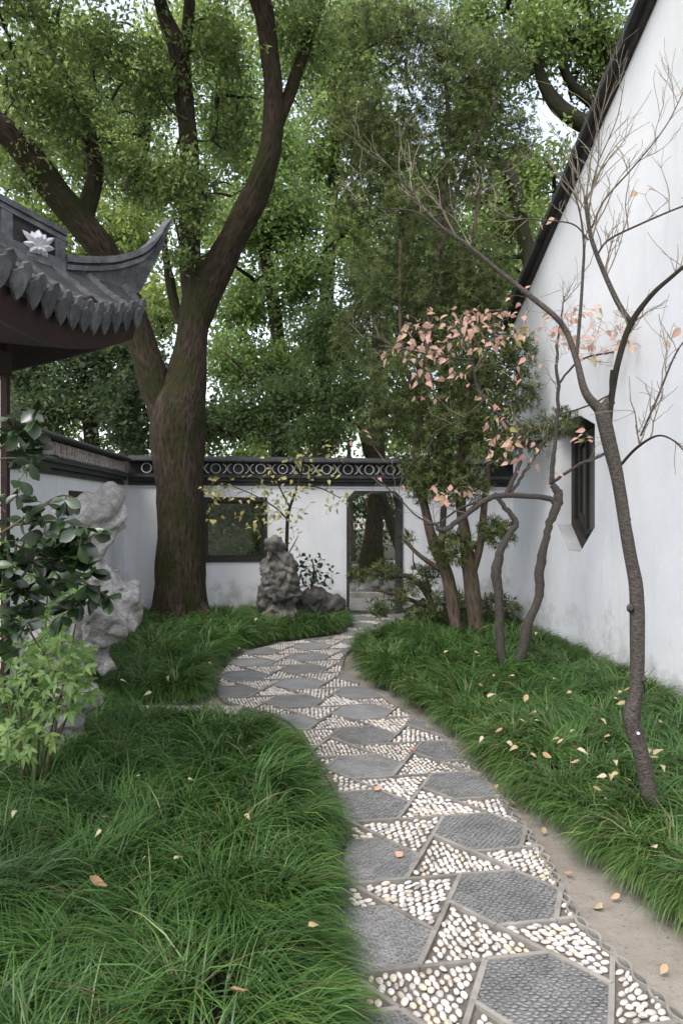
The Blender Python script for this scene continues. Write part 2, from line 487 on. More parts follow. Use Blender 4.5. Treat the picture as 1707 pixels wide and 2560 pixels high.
def crown_arrays(clumps, n, size, aspect, c1, c2, rg, sprig=8, spread=0.22, up=0.5):
    """clumps: list of (centre, radii). Leaves gathered on sprigs through each clump's volume"""
    vol = np.array([c[1][0] * c[1][1] * c[1][2] for c in clumps]) ** 0.75
    ns = max(1, n // sprig)
    idx = rg.choice(len(clumps), ns, p=vol / vol.sum())
    cen = np.array([tuple(c[0]) for c in clumps])[idx]; rad = np.array([tuple(c[1]) for c in clumps])[idx]
    nsub = 9
    sd_ = unit(rg.normal(size=(len(clumps), nsub, 3))); sr_ = rg.uniform(0.25, 0.95, (len(clumps), nsub, 1)) ** 0.7
    sub = sd_ * sr_; stone = rg.uniform(0, 1, (len(clumps), nsub))
    si = rg.integers(0, nsub, ns)
    d = sub[idx, si] + rg.normal(size=(ns, 3)) * 0.26
    sc = cen + d * rad
    sd = unit(d * 0.7 + rg.normal(size=(ns, 3)) * 0.6 + np.array([0, 0, -0.15]))
    tone = 0.6 * stone[idx, si] + 0.4 * rg.uniform(0, 1, ns)
    k = sprig
    t = rg.uniform(-1, 1, (ns, k))
    pos = (sc[:, None] + sd[:, None] * (t * spread)[..., None] + rg.normal(size=(ns, k, 3)) * spread * 0.25).reshape(-1, 3)
    ld = unit(np.repeat(sd, k, 0) * 0.7 + rg.normal(size=(ns * k, 3)) * 0.75)
    nr = unit(rg.normal(size=(ns * k, 3)) * 0.7 + np.array([0, 0, up]))
    L = size * rg.uniform(0.65, 1.25, ns * k)
    tt = np.clip(np.repeat(tone, k) * 0.7 + rg.uniform(0, 0.3, ns * k), 0, 1)[:, None]
    cols = np.array(c1) * (1 - tt) + np.array(c2) * tt
    cols = cols * rg.uniform(0.75, 1.25, (ns * k, 1)) * np.array([1.66, 1.72, 1.52])
    return leaf_quads(pos, ld, nr, L, L * aspect, cols)

def rosette_arrays(cent, axes, nl, length, width, c1, c2, rg):
    n = len(cent)
    ax = np.repeat(unit(axes), nl, 0)
    rv = rg.normal(size=(n * nl, 3))
    perp = unit(rv - ax * (rv * ax).sum(1, keepdims=True))
    el = rg.uniform(0.1, 0.9, (n * nl, 1))
    d = unit(perp * (1 - el * 0.5) + ax * el)
    nr = unit(ax - d * (ax * d).sum(1, keepdims=True) + rg.normal(size=(n * nl, 3)) * 0.2)
    L = length * rg.uniform(0.7, 1.2, n * nl)
    tone = np.repeat(rg.uniform(0, 1, n), nl)[:, None]
    cols = (np.array(c1) * (1 - tone) + np.array(c2) * tone) * rg.uniform(0.75, 1.25, (n * nl, 1))
    return leaf_quads(np.repeat(cent, nl, 0), d, nr, L, np.full(n * nl, width), cols, 0.1)

def merge_arrays(lst):
    V, F, C, k = [], [], [], 0
    for v, f, c in lst:
        V.append(v); F.append(f + k); C.append(c); k += len(v)
    return np.concatenate(V), np.concatenate(F), np.concatenate(C)

def px_clump(px, py, Y, rx, ry, rd=None):
    p = P(px, py, Y); s = Y / FPX
    return (p, (rx * s, rd if rd else (rx + ry) / 2 * s, ry * s))

def attach(mb, nodes, targets, r0, r1, sides=5, sag=0.06, rg=rnd, n=4):
    """grow a thin curved branch from the nearest node to every target; new nodes join the skeleton"""
    arr = [Vector(q) for q in nodes]
    tg = sorted(targets, key=lambda p: min((Vector(p) - q).length for q in arr))
    A = np.array([tuple(q) for q in arr])
    out = []
    for p in tg:
        p = Vector(p)
        d = np.linalg.norm(A - np.array(tuple(p)), axis=1)
        i = int(d.argmin()); a = Vector(A[i]); L = d[i]
        if L < 0.004: out.append((p, Vector((0, 0, 1)))); continue
        off = Vector((rg.gauss(0, 1), rg.gauss(0, 1), rg.gauss(0, 1) + 0.6)) * sag * L
        pts = []
        for k in range(n + 1):
            t = k / n
            pts.append(a.lerp(p, t) + off * math.sin(math.pi * t) + Vector((rg.gauss(0, 1), rg.gauss(0, 1), rg.gauss(0, 1))) * 0.012 * L * (0 < k < n))
        f = min(1.0, 0.35 + L)
        mb.tube(pts, [r0 * f + (r1 - r0 * f) * k / n for k in range(n + 1)], sides, cap=False, seed=rg.random() * 9)
        A = np.vstack([A, np.array([tuple(q) for q in pts[1:]])])
        out.append((p, (pts[-1] - pts[-2]).normalized()))
    return out

def crown_part(arrs, name, parent, mat='foliage'):
    V, F, C = merge_arrays(arrs)
    o = link(name, np_mesh(name, V, F, C, M[mat]), parent)
    o['kind'] = 'stuff'
    return o

def leaf_mesh(name, mat, shape='oval', bend=0.12, nseg=4):
    """single leaf 1 m long along +X, normal +Z"""
    prof = {'oval': [0.02, .15, .26, .31, .25, 0.03], 'lance': [0, .13, .17, .13, .07, 0], 'heart': [0.02, .34, .36, .24, .10, 0], 'ovate': [0, .24, .27, .19, .09, 0]}[shape]
    vs, fs = [], []
    for i, wv in enumerate(prof):
        t = i / (len(prof) - 1)
        z = -bend * t * t
        vs += [(t, -wv, z + wv * 0.3), (t, 0, z), (t, wv, z + wv * 0.3)]
    for i in range(len(prof) - 1):
        a = i * 3
        fs += [(a, a + 3, a + 4, a + 1), (a + 1, a + 4, a + 5, a + 2)]
    me = bpy.data.meshes.new(name); me.from_pydata(vs, [], fs); me.materials.append(M[mat])
    me.polygons.foreach_set('use_smooth', [True] * len(me.polygons)); me.update()
    return me
def leaf_matrix(p, d, nrm, L):
    d = Vector(d).normalized(); nrm = Vector(nrm)
    y = nrm.cross(d)
    y = y.normalized() if y.length > 1e-5 else d.orthogonal().normalized()
    z = d.cross(y)
    m = Matrix(((d.x, y.x, z.x), (d.y, y.y, z.y), (d.z, y.z, z.z))).to_4x4()
    return Matrix.Translation(p) @ m @ Matrix.Scale(L, 4)

# =================================================================== THE SETTING: ground and path
mb = MB()
mb.add([(-150, -60, 0), (150, -60, 0), (150, 300, 0), (-150, 300, 0)], [(0, 1, 2, 3)])
tag(mb.build('ground', M['sandy_soil']), kind='structure')

# back wall frame (needed for the threshold)
BWO = Vector((-3.17, 11.39, 0)); BWU = Vector((1, 0.18, 0)).normalized(); BWN = Vector((0.18, -1, 0)).normalized(); ZV = Vector((0, 0, 1))
def on_plane(px, py, o, n):
    c = Vector((0, 0, CAMZ)); d = P(px, py, 1.0) - c
    t = (o - c).dot(n) / d.dot(n)
    return c + d * t
def bw(px, py):
    q = on_plane(px, py, BWO, BWN) - BWO
    return (q.dot(BWU), q.z)

PATH_L = [(0.02, 1.2), (0.02, 2.49), (0.0, 3.3), (0.02, 4.07), (-0.14, 4.95), (-0.43, 6.0), (-0.9, 6.45), (-1.1, 6.9), (-1.2, 7.8), (-1.13, 8.6), (-0.76, 9.4), (-0.2, 9.85), (0.03, 10.15), (0.06, 11.0), (0.08, 11.95)]
PATH_R = [(1.20, 1.2), (1.12, 2.3), (1.04, 2.7), (0.95, 3.1), (0.96, 3.6), (0.935, 4.07), (0.865, 4.66), (0.73, 5.55), (0.55, 6.15), (0.30, 6.85), (0.10, 7.45), (0.02, 8.2), (0.12, 9.0), (0.45, 9.9), (0.85, 11.0), (1.06, 11.95)]
PATH_Ls = [tuple(p) for p in spline(PATH_L, 4)]; PATH_Rs = [tuple(p) for p in spline(PATH_R, 4)]
PATH = PATH_Ls + PATH_Rs[::-1]
mb = MB()
mb.prism([PATH], (0, 0, 0), (1, 0, 0), (0, 1, 0), (0, 0, 1), 0.002, 0.016)
path = tag(mb.build('garden_path', M['mortar']), label='winding pebble mosaic path with dark hexagons leading to the doorway', kind='structure')

# --- mosaic: hexagons of side s and triangles of side 2s
S = 0.247; TH = R(10.0); O2 = np.array([0.675, 2.61])
E1 = np.array([math.cos(TH), math.sin(TH)]) * S
E2 = np.array([math.cos(TH + math.pi / 3), math.sin(TH + math.pi / 3)]) * S
def eis(a, b): return O2 + E1 * a + E2 * b
hexv = [(1, 0), (0, 1), (-1, 1), (-1, 0), (0, -1), (1, -1)]
def clip_convex(subject, clip):
    out = list(subject)
    for i in range(len(clip)):
        a, b = np.array(clip[i]), np.array(clip[(i + 1) % len(clip)])
        inp, out = out, []
        if not inp: return []
        def side(p): return (b[0]-a[0])*(p[1]-a[1]) - (b[1]-a[1])*(p[0]-a[0])
        for k in range(len(inp)):
            p, q = inp[k - 1], inp[k]
            sp, sq = side(p), side(q)
            if (sp >= 0) != (sq >= 0):
                t = sp / (sp - sq); out.append((p[0] + (q[0]-p[0]) * t, p[1] + (q[1]-p[1]) * t))
            if sq >= 0: out.append(tuple(q))
    return out
def area(p): return 0.5 * sum(p[i-1][0]*p[i][1] - p[i][0]*p[i-1][1] for i in range(len(p)))
PATHccw = PATH if area(PATH) > 0 else PATH[::-1]
centres = []
for m in range(-12, 20):
    for n in range(-12, 24):
        a = m * 2 + n * (-1); b = m * 1 + n * 3        # v1=(2,1), v2 = v1 turned by 60 degrees = (-1,3)
        c = eis(a, b)
        if -2.6 < c[0] < 2.6 and 1.2 < c[1] < 12.6: centres.append((a, b))
cset = set(centres)
hexes = []
for (a, b) in centres:
    poly = [tuple(eis(a, b) + (eis(a + i, b + j) - eis(a, b)) * 0.955) for i, j in hexv]
    cl = clip_convex(PATHccw, poly)
    if len(cl) > 2 and area(cl) > 0.006:
        hexes.append((eis(a, b), cl))
for c, cl in sorted(hexes, key=lambda q: q[0][1]):
    mb = MB(); mb.prism([cl], (0, 0, 0), (1, 0, 0), (0, 1, 0), (0, 0, 1), 0.012, 0.029 + rnd.uniform(-0.002, 0.002))
    mb.build('dark_hexagon', M['dark_cobble'], path)

# strips along the edges of the hexagons and the big triangles
edges = set(); tris = []
for (a, b) in centres:
    for k in range(6):
        p = (a + hexv[k][0], b + hexv[k][1]); q = (a + hexv[(k+1) % 6][0], b + hexv[(k+1) % 6][1])
        edges.add(tuple(sorted((p, q))))
hexcells = set()
def is_centre(p): return (3 * p[0] + p[1]) % 7 == 0 and True
# a lattice point is a hexagon centre when it equals m(2,1)+n(-1,3)
def is_centre(p):
    a, b = p
    return ((3 * a + b) % 7 == 0) and ((-a + 2 * b) % 7 == 0)
tri_ids = {}
for a in range(-40, 60):
    for b in range(-20, 90):
        for up in (1, 0):
            vs = [(a, b), (a + 2, b), (a, b + 2)] if up else [(a, b), (a - 2, b), (a, b - 2)]
            mids = [((vs[0][0]+vs[1][0])//2, (vs[0][1]+vs[1][1])//2), ((vs[1][0]+vs[2][0])//2, (vs[1][1]+vs[2][1])//2), ((vs[2][0]+vs[0][0])//2, (vs[2][1]+vs[0][1])//2)]
            if any(is_centre(q) for q in vs + mids): continue
            c = sum((eis(*q) for q in vs)) / 3
            if not (-2.6 < c[0] < 2.6 and 1.2 < c[1] < 12.4): continue
            tri_ids[(tuple(sorted(vs)))] = (vs, mids, c)
for vs, mids, c in tri_ids.values():
    tris.append(([eis(*q) for q in vs], c))
    loop = [vs[0], mids[0], vs[1], mids[1], vs[2], mids[2]]
    for k in range(6): edges.add(tuple(sorted((loop[k], loop[(k + 1) % 6]))))
for (p, q) in edges:
    A, B = eis(*p), eis(*q)
    ts = np.linspace(0, 1, 21); pts = A + (B - A) * ts[:, None]
    ins = in_poly(pts, PATH)
    if ins.sum() < 3: continue
    i0, i1 = np.where(ins)[0][[0, -1]]
    a, b = pts[i0], pts[i1]
    if a[1] < 1.9: continue
    d = (b - a); L = np.linalg.norm(d)
    if L < 0.02: continue
    ang = math.atan2(d[1], d[0])
    mb = MB()
    wv = 0.020 + rnd.uniform(-0.002, 0.002); zt = 0.034 + rnd.uniform(-0.003, 0.002)
    mb.box(((a[0]+b[0])/2, (a[1]+b[1])/2, zt / 2 + 0.004), (L - 0.004, wv, zt - 0.008), Matrix.Rotation(ang, 3, 'Z'))
    mb.build('edging_strip', M['strip_tile'], path)

# pebbles
def ico(sub):
    import bmesh
    bm = bmesh.new(); bmesh.ops.create_icosphere(bm, subdivisions=sub, radius=1)
    v = np.array([tuple(q.co) for q in bm.verts]); f = np.array([[q.index for q in fc.verts] for fc in bm.faces]); bm.free()
    return v, f
ICO2, ICO1 = ico(2), ico(1)
peb = []
for ti, (vs, c) in enumerate(tris):
    tri = np.array(vs); 
    if area([tuple(q) for q in vs]) < 0: tri = tri[::-1]
    inset = c + (tri - c) * 0.86
    k = rnd.randrange(3)
    ang = TH + k * math.pi / 3 + rnd.uniform(-0.12, 0.12) + math.pi / 6
    ux = np.array([math.cos(ang), math.sin(ang)]); uy = np.array([-ux[1], ux[0]])
    if not in_poly(np.concatenate([tri, tri * 0.5 + np.roll(tri, 1, 0) * 0.5, c[None]]), PATH).any(): continue
    gy = np.arange(-0.35, 0.35, 0.0265)
    gx = np.arange(-0.35, 0.35, 0.0425)
    g = np.stack(np.meshgrid(gx, gy), -1); g[1::2, :, 0] += 0.021
    g = g.reshape(-1, 2) + rng.normal(size=(g.size // 2, 2)) * np.array([0.003, 0.002])
    q = c + g[:, :1] * ux + g[:, 1:] * uy
    q = q[in_poly(q, inset) & in_poly(q, PATH)]
    peb += [(x_, y_, ang + rng.normal() * 0.22, ti) for x_, y_ in q]
peb = [p for p in peb if p[1] > 1.95]
d2 = edge_dist(np.array([p[:2] for p in peb]), PATH)[0]
peb = [p for p, d in zip(peb, d2) if d > 0.03]
peb.sort(key=lambda p: (p[1] < 2.42, p[1]))
pm = []
for k in range(6):
    v = ICO2[0].copy()
    for i in range(len(v)):
        v[i] *= 1 + 0.16 * mnoise.noise(Vector(v[i]) * 1.1 + Vector((k * 7.3, 0, 0)))
    pm.append(np_mesh('pebble', v, ICO2[1], None, M['white_pebble'], True))
PV, PF, kk = [], [], 0
for i, (x, y, ang, ti) in enumerate(peb):
    sx, sy, sz = 0.0208 * rng.uniform(0.66, 1.12), 0.0118 * rng.uniform(0.72, 1.2), 0.009 * rng.uniform(0.8, 1.15)
    z = 0.0225 + rng.uniform(-0.0035, 0.003)
    if i < 300:
        o = link('pebble', pm[i % 6], path)
        o.matrix_basis = Matrix.Translation((x, y, z)) @ Matrix.Rotation(ang, 4, 'Z') @ Matrix.Rotation(rng.normal() * 0.12, 4, 'Y') @ Matrix.Diagonal((sx, sy, sz, 1))
    else:
        V, F = (ICO2 if y < 4.6 else ICO1)
        V = V * np.array([sx, sy, sz]) * (1 + rng.normal(size=(len(V), 1)) * 0.04)
        ca, sa = math.cos(ang), math.sin(ang)
        PV.append(np.stack([x + V[:, 0] * ca - V[:, 1] * sa, y + V[:, 0] * sa + V[:, 1] * ca, z + V[:, 2]], 1))
        PF.append(F + kk); kk += len(V)
o = link('pebble_field', np_mesh('pebble_field', np.concatenate(PV), np.concatenate(PF), None, M['white_pebble'], True), path); o['kind'] = 'stuff'
# dark pebbles set on edge in the nearest hexagons
PV, PF, kk = [], [], 0
for c, cl in hexes:
    if c[1] > 5.6 or c[1] < 2.0: continue
    ang = TH + rnd.choice((0, 1, 2)) * math.pi / 3
    ang = 0.12 + rnd.uniform(-0.1, 0.1)
    ca, sa = math.cos(ang), math.sin(ang)
    g = [(x + (0.016 if r % 2 else 0), y) for r, y in enumerate(np.arange(-0.27, 0.27, 0.0165)) for x in np.arange(-0.27, 0.27, 0.032)]
    g = np.array(g) + rng.normal(size=(len(g), 2)) * 0.0022
    q = np.stack([c[0] + g[:, 0] * ca - g[:, 1] * sa, c[1] + g[:, 0] * sa + g[:, 1] * ca], 1)
    q = q[in_poly(q, np.array(cl))]
    for (x, y) in q:
        V, F = ICO1
        a2 = ang + rng.normal() * 0.3; c2_, s2_ = math.cos(a2), math.sin(a2)
        V = V * np.array([0.0158, 0.0078, 0.0022]) * rng.uniform(0.85, 1.15)
        PV.append(np.stack([x + V[:, 0] * c2_ - V[:, 1] * s2_, y + V[:, 0] * s2_ + V[:, 1] * c2_, 0.0295 + rng.uniform(-0.0015, 0.0015) + V[:, 2]], 1)); PF.append(F + kk); kk += len(V)
o = link('dark_pebble_field', np_mesh('dark_pebble_field', np.concatenate(PV), np.concatenate(PF), None, M['dark_pebble'], True), path); o['kind'] = 'stuff'

# rope border of curved tiles along the right edge
def border(line, y0, y1):
    pts = [np.array(p) for p in line]
    seg = []
    L = 0
    dense = []
    for i in range(len(pts) - 1):
        for t in np.linspace(0, 1, 12, endpoint=False): dense.append(pts[i] + (pts[i+1] - pts[i]) * t)
    dense = [d for d in dense if y0 < d[1] < y1]
    arc = [0]
    for i in range(1, len(dense)): arc.append(arc[-1] + np.linalg.norm(dense[i] - dense[i-1]))
    dense = np.array(dense); arc = np.array(arc)
    HW = 0.095
    for ph in (0, 1):
        k = 0
        while (k + 1) * HW < arc[-1]:
            ss = np.linspace(k * HW, (k + 1) * HW, 7)
            x = np.interp(ss, arc, dense[:, 0]); y = np.interp(ss, arc, dense[:, 1])
            tx, ty = np.gradient(x), np.gradient(y); ln = np.hypot(tx, ty); nx, ny = -ty / ln, tx / ln
            off = 0.019 * np.sin(math.pi * (ss / HW)) * (1 if ph else -1)
            mbq = MB()
            vs, fs = [], []
            w2 = 0.0055
            for i in range(7):
                for sg in (-1, 1):
                    for z in (0.006, 0.033 + (0.002 if ph else 0)):
                        vs.append((x[i] + nx[i] * (off[i] + sg * w2), y[i] + ny[i] * (off[i] + sg * w2), z))
            for i in range(6):
                a = i * 4; b = a + 4
                fs += [(a, b, b+1, a+1), (a+1, b+1, b+3, a+3), (a+3, b+3, b+2, a+2), (a, a+2, b+2, b)]
            fs += [(0, 1, 3, 2), (24, 26, 27, 25)]
            mbq.add(vs, fs); mbq.build('border_tile', M['strip_tile'], path)
            k += 1
border([(p[0] - 0.02, p[1]) for p in PATH_Rs], 2.25, 6.2)

# grit and crumbs on the sandy strip
gr = np.random.default_rng(90); gx = gr.uniform(0.75, 2.0, 2600); gy = gr.uniform(2.2, 6.4, 2600)
q = np.stack([gx, gy], 1); rx = np.interp(gy, [p[1] for p in PATH_R], [p[0] for p in PATH_R])
q = q[(gx > rx + 0.015) & (gx < rx + 0.55)]
V0, F0 = ICO1; sz = 0.0012 + 0.0042 * gr.uniform(0, 1, len(q)) ** 3
GVv = (V0[None] * sz[:, None, None] * np.array([1.2, 0.9, 0.7]) * gr.uniform(0.7, 1.3, (len(q), len(V0), 1)) + np.concatenate([q, np.full((len(q), 1), 0.001)], 1)[:, None])
simple('grit', (0.05, 0.042, 0.034), (0.30, 0.27, 0.23), 40, 0.95, 0.2)
tag(link('grit', np_mesh('grit', GVv.reshape(-1, 3), (F0[None] + (np.arange(len(q)) * len(V0))[:, None, None]).reshape(-1, 3), None, M['grit'])), 'loose grit scattered on the sandy strip beside the path', 'grit', kind='stuff')
# side path slab between the two left grass beds
side = MB()
o = empty('stone_slab', (-1.3, 6.28, 0), 'pale flat stone slab of the side path between the left grass beds', 'paving slab')
for x0, x1 in ((-1.70, -1.22), (-1.20, -0.80)):
    s_ = MB(); s_.prism([[(x0, 5.96), (x1, 5.93), (x1, 6.30), (x0, 6.33)]], (0, 0, 0), (1, 0, 0), (0, 1, 0), (0, 0, 1), 0.0, 0.05); s_.build('slab', M['slab_stone'], o)

# =================================================================== BACK WALL
def ring_loop(cx, cy, r, n=14): return [(cx + r * math.cos(2*math.pi*k/n), cy + r * math.sin(2*math.pi*k/n)) for k in range(n)]
def arc_strip(mb, o, u, v, n, cx, cy, r0, r1, a0, a1, d0, d1, k=7):
    A = [(cx + r1 * math.cos(a0 + (a1-a0)*i/k), cy + r1 * math.sin(a0 + (a1-a0)*i/k)) for i in range(k+1)]
    B = [(cx + r0 * math.cos(a0 + (a1-a0)*i/k), cy + r0 * math.sin(a0 + (a1-a0)*i/k)) for i in range(k+1)]
    mb.prism([A + B[::-1]], o, u, v, n, d0, d1)

ZC0, ZB0, ZB1, ZT = 1.985, 2.135, 2.325, 2.425      # coping bottom, lattice band, top
def coping(root, o, u, n, L0, L1, lat_mat, unit_w=0.333, dense=False, rings_from=None, rings_to=None):
    m_ = MB()
    for (z0, z1, out) in ((ZC0, ZC0 + 0.045, 0.03), (ZC0 + 0.045, ZC0 + 0.062, 0.018), (ZC0 + 0.062, ZC0 + 0.115, 0.065), (ZC0 + 0.115, ZB0, 0.105)):
        mm = MB(); mm.prism([[(L0, z0), (L1, z0), (L1, z1 - 0.001), (L0, z1 - 0.001)]], o, u, ZV, n, -0.30 - out, out); mm.build('moulding', M['dark_tile'], root)
    mm = MB(); mm.prism([[(L0, ZB0), (L1, ZB0), (L1, ZB1), (L0, ZB1)]], o, u, ZV, n, -0.27, -0.02); mm.build('frieze_back', M['dark_tile'], root)
    mm = MB(); mm.prism([[(L0, ZB0 + 0.001), (L1, ZB0 + 0.001), (L1, ZB0 + 0.016), (L0, ZB0 + 0.016)]], o, u, ZV, n, -0.019, 0.09); mm.build('frieze_rail', M['dark_tile'], root)
    # cap: half-round ridge over a tile course
    prof = [(-0.40, ZB1), (0.10, ZB1), (0.125, ZB1 + 0.02), (0.115, ZB1 + 0.045), (0.06, ZB1 + 0.07), (0.0, ZB1 + 0.085), (-0.05, ZT), (-0.25, ZT), (-0.36, ZB1 + 0.06), (-0.42, ZB1 + 0.02)]
    mm = MB(); mm.prism([[(a, b) for a, b in prof]], o, n, ZV, u, L0, L1); mm.build('coping_cap', M['dark_tile'], root)
    cy = (ZB0 + 0.016 + ZB1) / 2; r = (ZB1 - ZB0 - 0.016) / 2 * 0.9
    x = (rings_from if rings_from is not None else L0 + 0.25)
    x1 = rings_to if rings_to is not None else L1 - 0.2
    ringme = None
    while x < x1:
        if not dense:
            mm = MB(); mm.prism([ring_loop(x, cy, r - 0.001), ring_loop(x, cy, r - 0.015)], o, u, ZV, n, -0.018, 0.045); mm.build('lattice_ring', M[lat_mat], root)
            for sg in (1, -1):
                mm = MB(); xc = x + unit_w / 2 + sg * (r + 0.002)
                a = math.pi if sg > 0 else 0
                arc_strip(mm, o, u, ZV, n, xc, cy, r - 0.015, r - 0.001, a - 1.35, a + 1.35, -0.018, 0.045); mm.build('lattice_arc', M[lat_mat], root)
            x += unit_w
        else:
            mm = MB(); arc_strip(mm, o, u, ZV, n, x, cy, r - 0.013, r - 0.001, -1.4, 1.4, -0.018, 0.05); mm.build('lattice_arc', M[lat_mat], root)
            mm = MB(); arc_strip(mm, o, u, ZV, n, x + 0.03, cy, r - 0.013, r - 0.001, math.pi - 1.4, math.pi + 1.4, -0.018, 0.05); mm.build('lattice_arc', M[lat_mat], root)
            x += unit_w

back = empty('garden_wall', BWO, 'white plaster wall with dark lattice coping, octagonal doorway and a square window', 'wall')
# doorway octagon in wall coordinates
dl, dr = bw(866, 1400)[0], bw(1006, 1400)[0]; dt = bw(935, 1227)[1]; db = -0.06
ch = 0.125
def octa(l, r, b, t, cb, ct): return [(l + cb, b), (r - cb, b), (r, b + cb), (r, t - ct), (r - ct, t), (l + ct, t), (l, t - ct), (l, b + cb)]
door_out = octa(dl, dr, db, dt, 0.10, ch); door_in = octa(dl + 0.04, dr - 0.04, db + 0.075, dt - 0.045, 0.085, ch - 0.015)
wl, wr = bw(505, 1300)[0], bw(668, 1300)[0]; wt_, wb_ = bw(590, 1243)[1], bw(590, 1405)[1]
win_out = [(wl, wb_), (wr, wb_), (wr, wt_), (wl, wt_)]
WL = 6.3
mb = MB()
mb.prism([[(0.0, -0.1), (WL, -0.1), (WL, ZC0), (0.0, ZC0)], door_out, win_out], BWO, BWU, ZV, BWN, -0.30, 0.0)
mb.build('wall', M['plaster_old'], back)
mb = MB(); mb.prism([[(0.06, ZC0 - 0.028), (WL, ZC0 - 0.028), (WL, ZC0 - 0.008), (0.06, ZC0 - 0.008)]], BWO, BWU, ZV, BWN, 0.001, 0.018); mb.build('plaster_ledge', M['plaster_clean'], back)
def inset(lp, e):
    c = (sum(p[0] for p in lp) / len(lp), sum(p[1] for p in lp) / len(lp))
    return [(p[0] + (e if p[0] < c[0] else -e), p[1] + (e if p[1] < c[1] else -e)) for p in lp]
mb = MB(); mb.prism([inset(door_out, 0.001), door_in], BWO, BWU, ZV, BWN, -0.33, 0.025); mb.build('door_frame', M['frame_stone'], back)
win_in = [(wl + 0.07, wb_ + 0.075), (wr - 0.06, wb_ + 0.075), (wr - 0.06, wt_ - 0.07), (wl + 0.07, wt_ - 0.07)]
mb = MB(); mb.prism([inset(win_out, 0.001), win_in], BWO, BWU, ZV, BWN, -0.22, 0.02)
win = mb.build('window_frame', M['dark_wood'], back)
mb = MB(); mb.prism([[(wl + 0.071, wb_ + 0.076), (wr - 0.061, wb_ + 0.076), (wr - 0.061, wt_ - 0.071), (wl + 0.071, wt_ - 0.071)]], BWO, BWU, ZV, BWN, -0.105, -0.10); mb.build('pane', M['window_glass'], win)
for fr in (0.0,):
    mb = MB(); inner = inset(win_in, 0.002); in2 = inset(win_in, 0.022)
    mb.prism([inner, in2], BWO, BWU, ZV, BWN, -0.14, -0.07); mb.build('sash', M['dark_wood'], win)
coping(back, BWO, BWU, BWN, 0.06, WL, 'lattice_tile', rings_from=0.32, rings_to=5.6)

# left wall
LWE = Vector((-3.17, 11.39, 0)); LWO = Vector((-2.74, 5.6, 0)); LWU = (LWE - LWO).normalized(); LWN = Vector((LWU.y, -LWU.x, 0))
LWL = (LWE - LWO).length
left = empty('garden_wall', LWO, 'white plaster side wall with a dense tile frieze running from the pavilion to the corner', 'wall')
def lw(px, py):
    q = on_plane(px, py, LWO, LWN) - LWO
    return (q.dot(LWU), q.z)
a0, zt0 = lw(172, 1226); a1, _ = lw(300, 1240)
lwin = [(a0, 0.95), (a0 + 0.9, 0.95), (a0 + 0.9, zt0), (a0, zt0)]
mb = MB(); mb.prism([[(0, -0.1), (LWL - 0.002, -0.1), (LWL - 0.002, ZC0), (0, ZC0)], lwin], LWO, LWU, ZV, LWN, -0.30, 0.0); mb.build('wall', M['plaster_old'], left)
mb = MB(); mb.prism([inset(lwin, 0.001), inset(lwin, 0.06)], LWO, LWU, ZV, LWN, -0.2, 0.02); f_ = mb.build('window_frame', M['dark_wood'], left)
mb = MB(); mb.prism([inset(lwin, 0.061)], LWO, LWU, ZV, LWN, -0.11, -0.10); mb.build('pane', M['window_glass'], f_)
coping(left, LWO, LWU, LWN, 0.0, LWL - 0.11, 'pink_tile', unit_w=0.105, dense=True, rings_from=0.9, rings_to=LWL - 0.2)

# =================================================================== RIGHT BUILDING (gable wall)
RA = Vector((2.31, 10.5, 0)); RU = Vector((0.087, -1, 0)).normalized(); RN = Vector((-1, -0.087, 0)).normalized()
house = empty('white_house', RA, 'tall white gable house with a dark sloping roof edge and an octagonal window', 'house')
def rw(px, py):
    q = on_plane(px, py, RA, RN) - RA
    return (q.dot(RU), q.z)
GZ0, GSL, RIDGE = 4.13, 0.458, 6.2
wx0, wx1 = rw(1391, 1300)[0], rw(1486, 1300)[0]; wxb0 = rw(1417, 1377)[0]; wxb1 = rw(1450, 1377)[0]
wz0, wz1, wz2, wz3 = rw(1430, 1377)[1], rw(1391, 1312)[1], rw(1391, 1085)[1], rw(1430, 1045)[1]
wz2 = min(wz2, wz3 - 0.1)
ow = [(wxb0, wz0), (wxb1, wz0), (wx1, wz1), (wx1, wz2), (wxb1, wz3), (wxb0, wz3), (wx0, wz2), (wx0, wz1)]
mb = MB()
mb.prism([[(0, -0.1), (2 * RIDGE, -0.1), (2 * RIDGE, GZ0), (RIDGE, GZ0 + GSL * RIDGE), (0, GZ0)], ow], RA, RU, ZV, RN, -0.30, 0.0)
mb.build('wall', M['plaster_clean'], house)
mb = MB(); mb.box(RA + RU * (RIDGE) - RN * 3.3 + ZV * 2.0, (5.9, 2 * RIDGE - 0.05, 4.0), Matrix.Rotation(math.atan2(RU.y, RU.x) + math.pi / 2, 3, 'Z')); mb.build('wall_body', M['plaster_clean'], house)
def scale_loop(lp, e):
    cx = sum(p[0] for p in lp) / len(lp); cz = sum(p[1] for p in lp) / len(lp)
    xs = max(p[0] for p in lp) - cx; zs = max(p[1] for p in lp) - cz
    return [(cx + (p[0] - cx) * (xs - e) / xs, cz + (p[1] - cz) * (zs - e) / zs) for p in lp]
mb = MB(); mb.prism([scale_loop(ow, 0.001), scale_loop(ow, 0.10)], RA, RU, ZV, RN, -0.26, -0.17); wf = mb.build('window_frame', M['dark_wood'], house)
mb = MB(); mb.prism([scale_loop(ow, 0.16), scale_loop(ow, 0.21)], RA, RU, ZV, RN, -0.25, -0.19); mb.build('inner_frame', M['dark_wood'], wf)
mb = MB(); mb.prism([scale_loop(ow, 0.101)], RA, RU, ZV, RN, -0.235, -0.225); mb.build('pane', M['grey_glass'], wf)
simple('dusty_sill', (0.30, 0.30, 0.30), (0.42, 0.42, 0.42), 6, 0.95, 0.3)  # grey painted in to tone down the skylit reveal faces
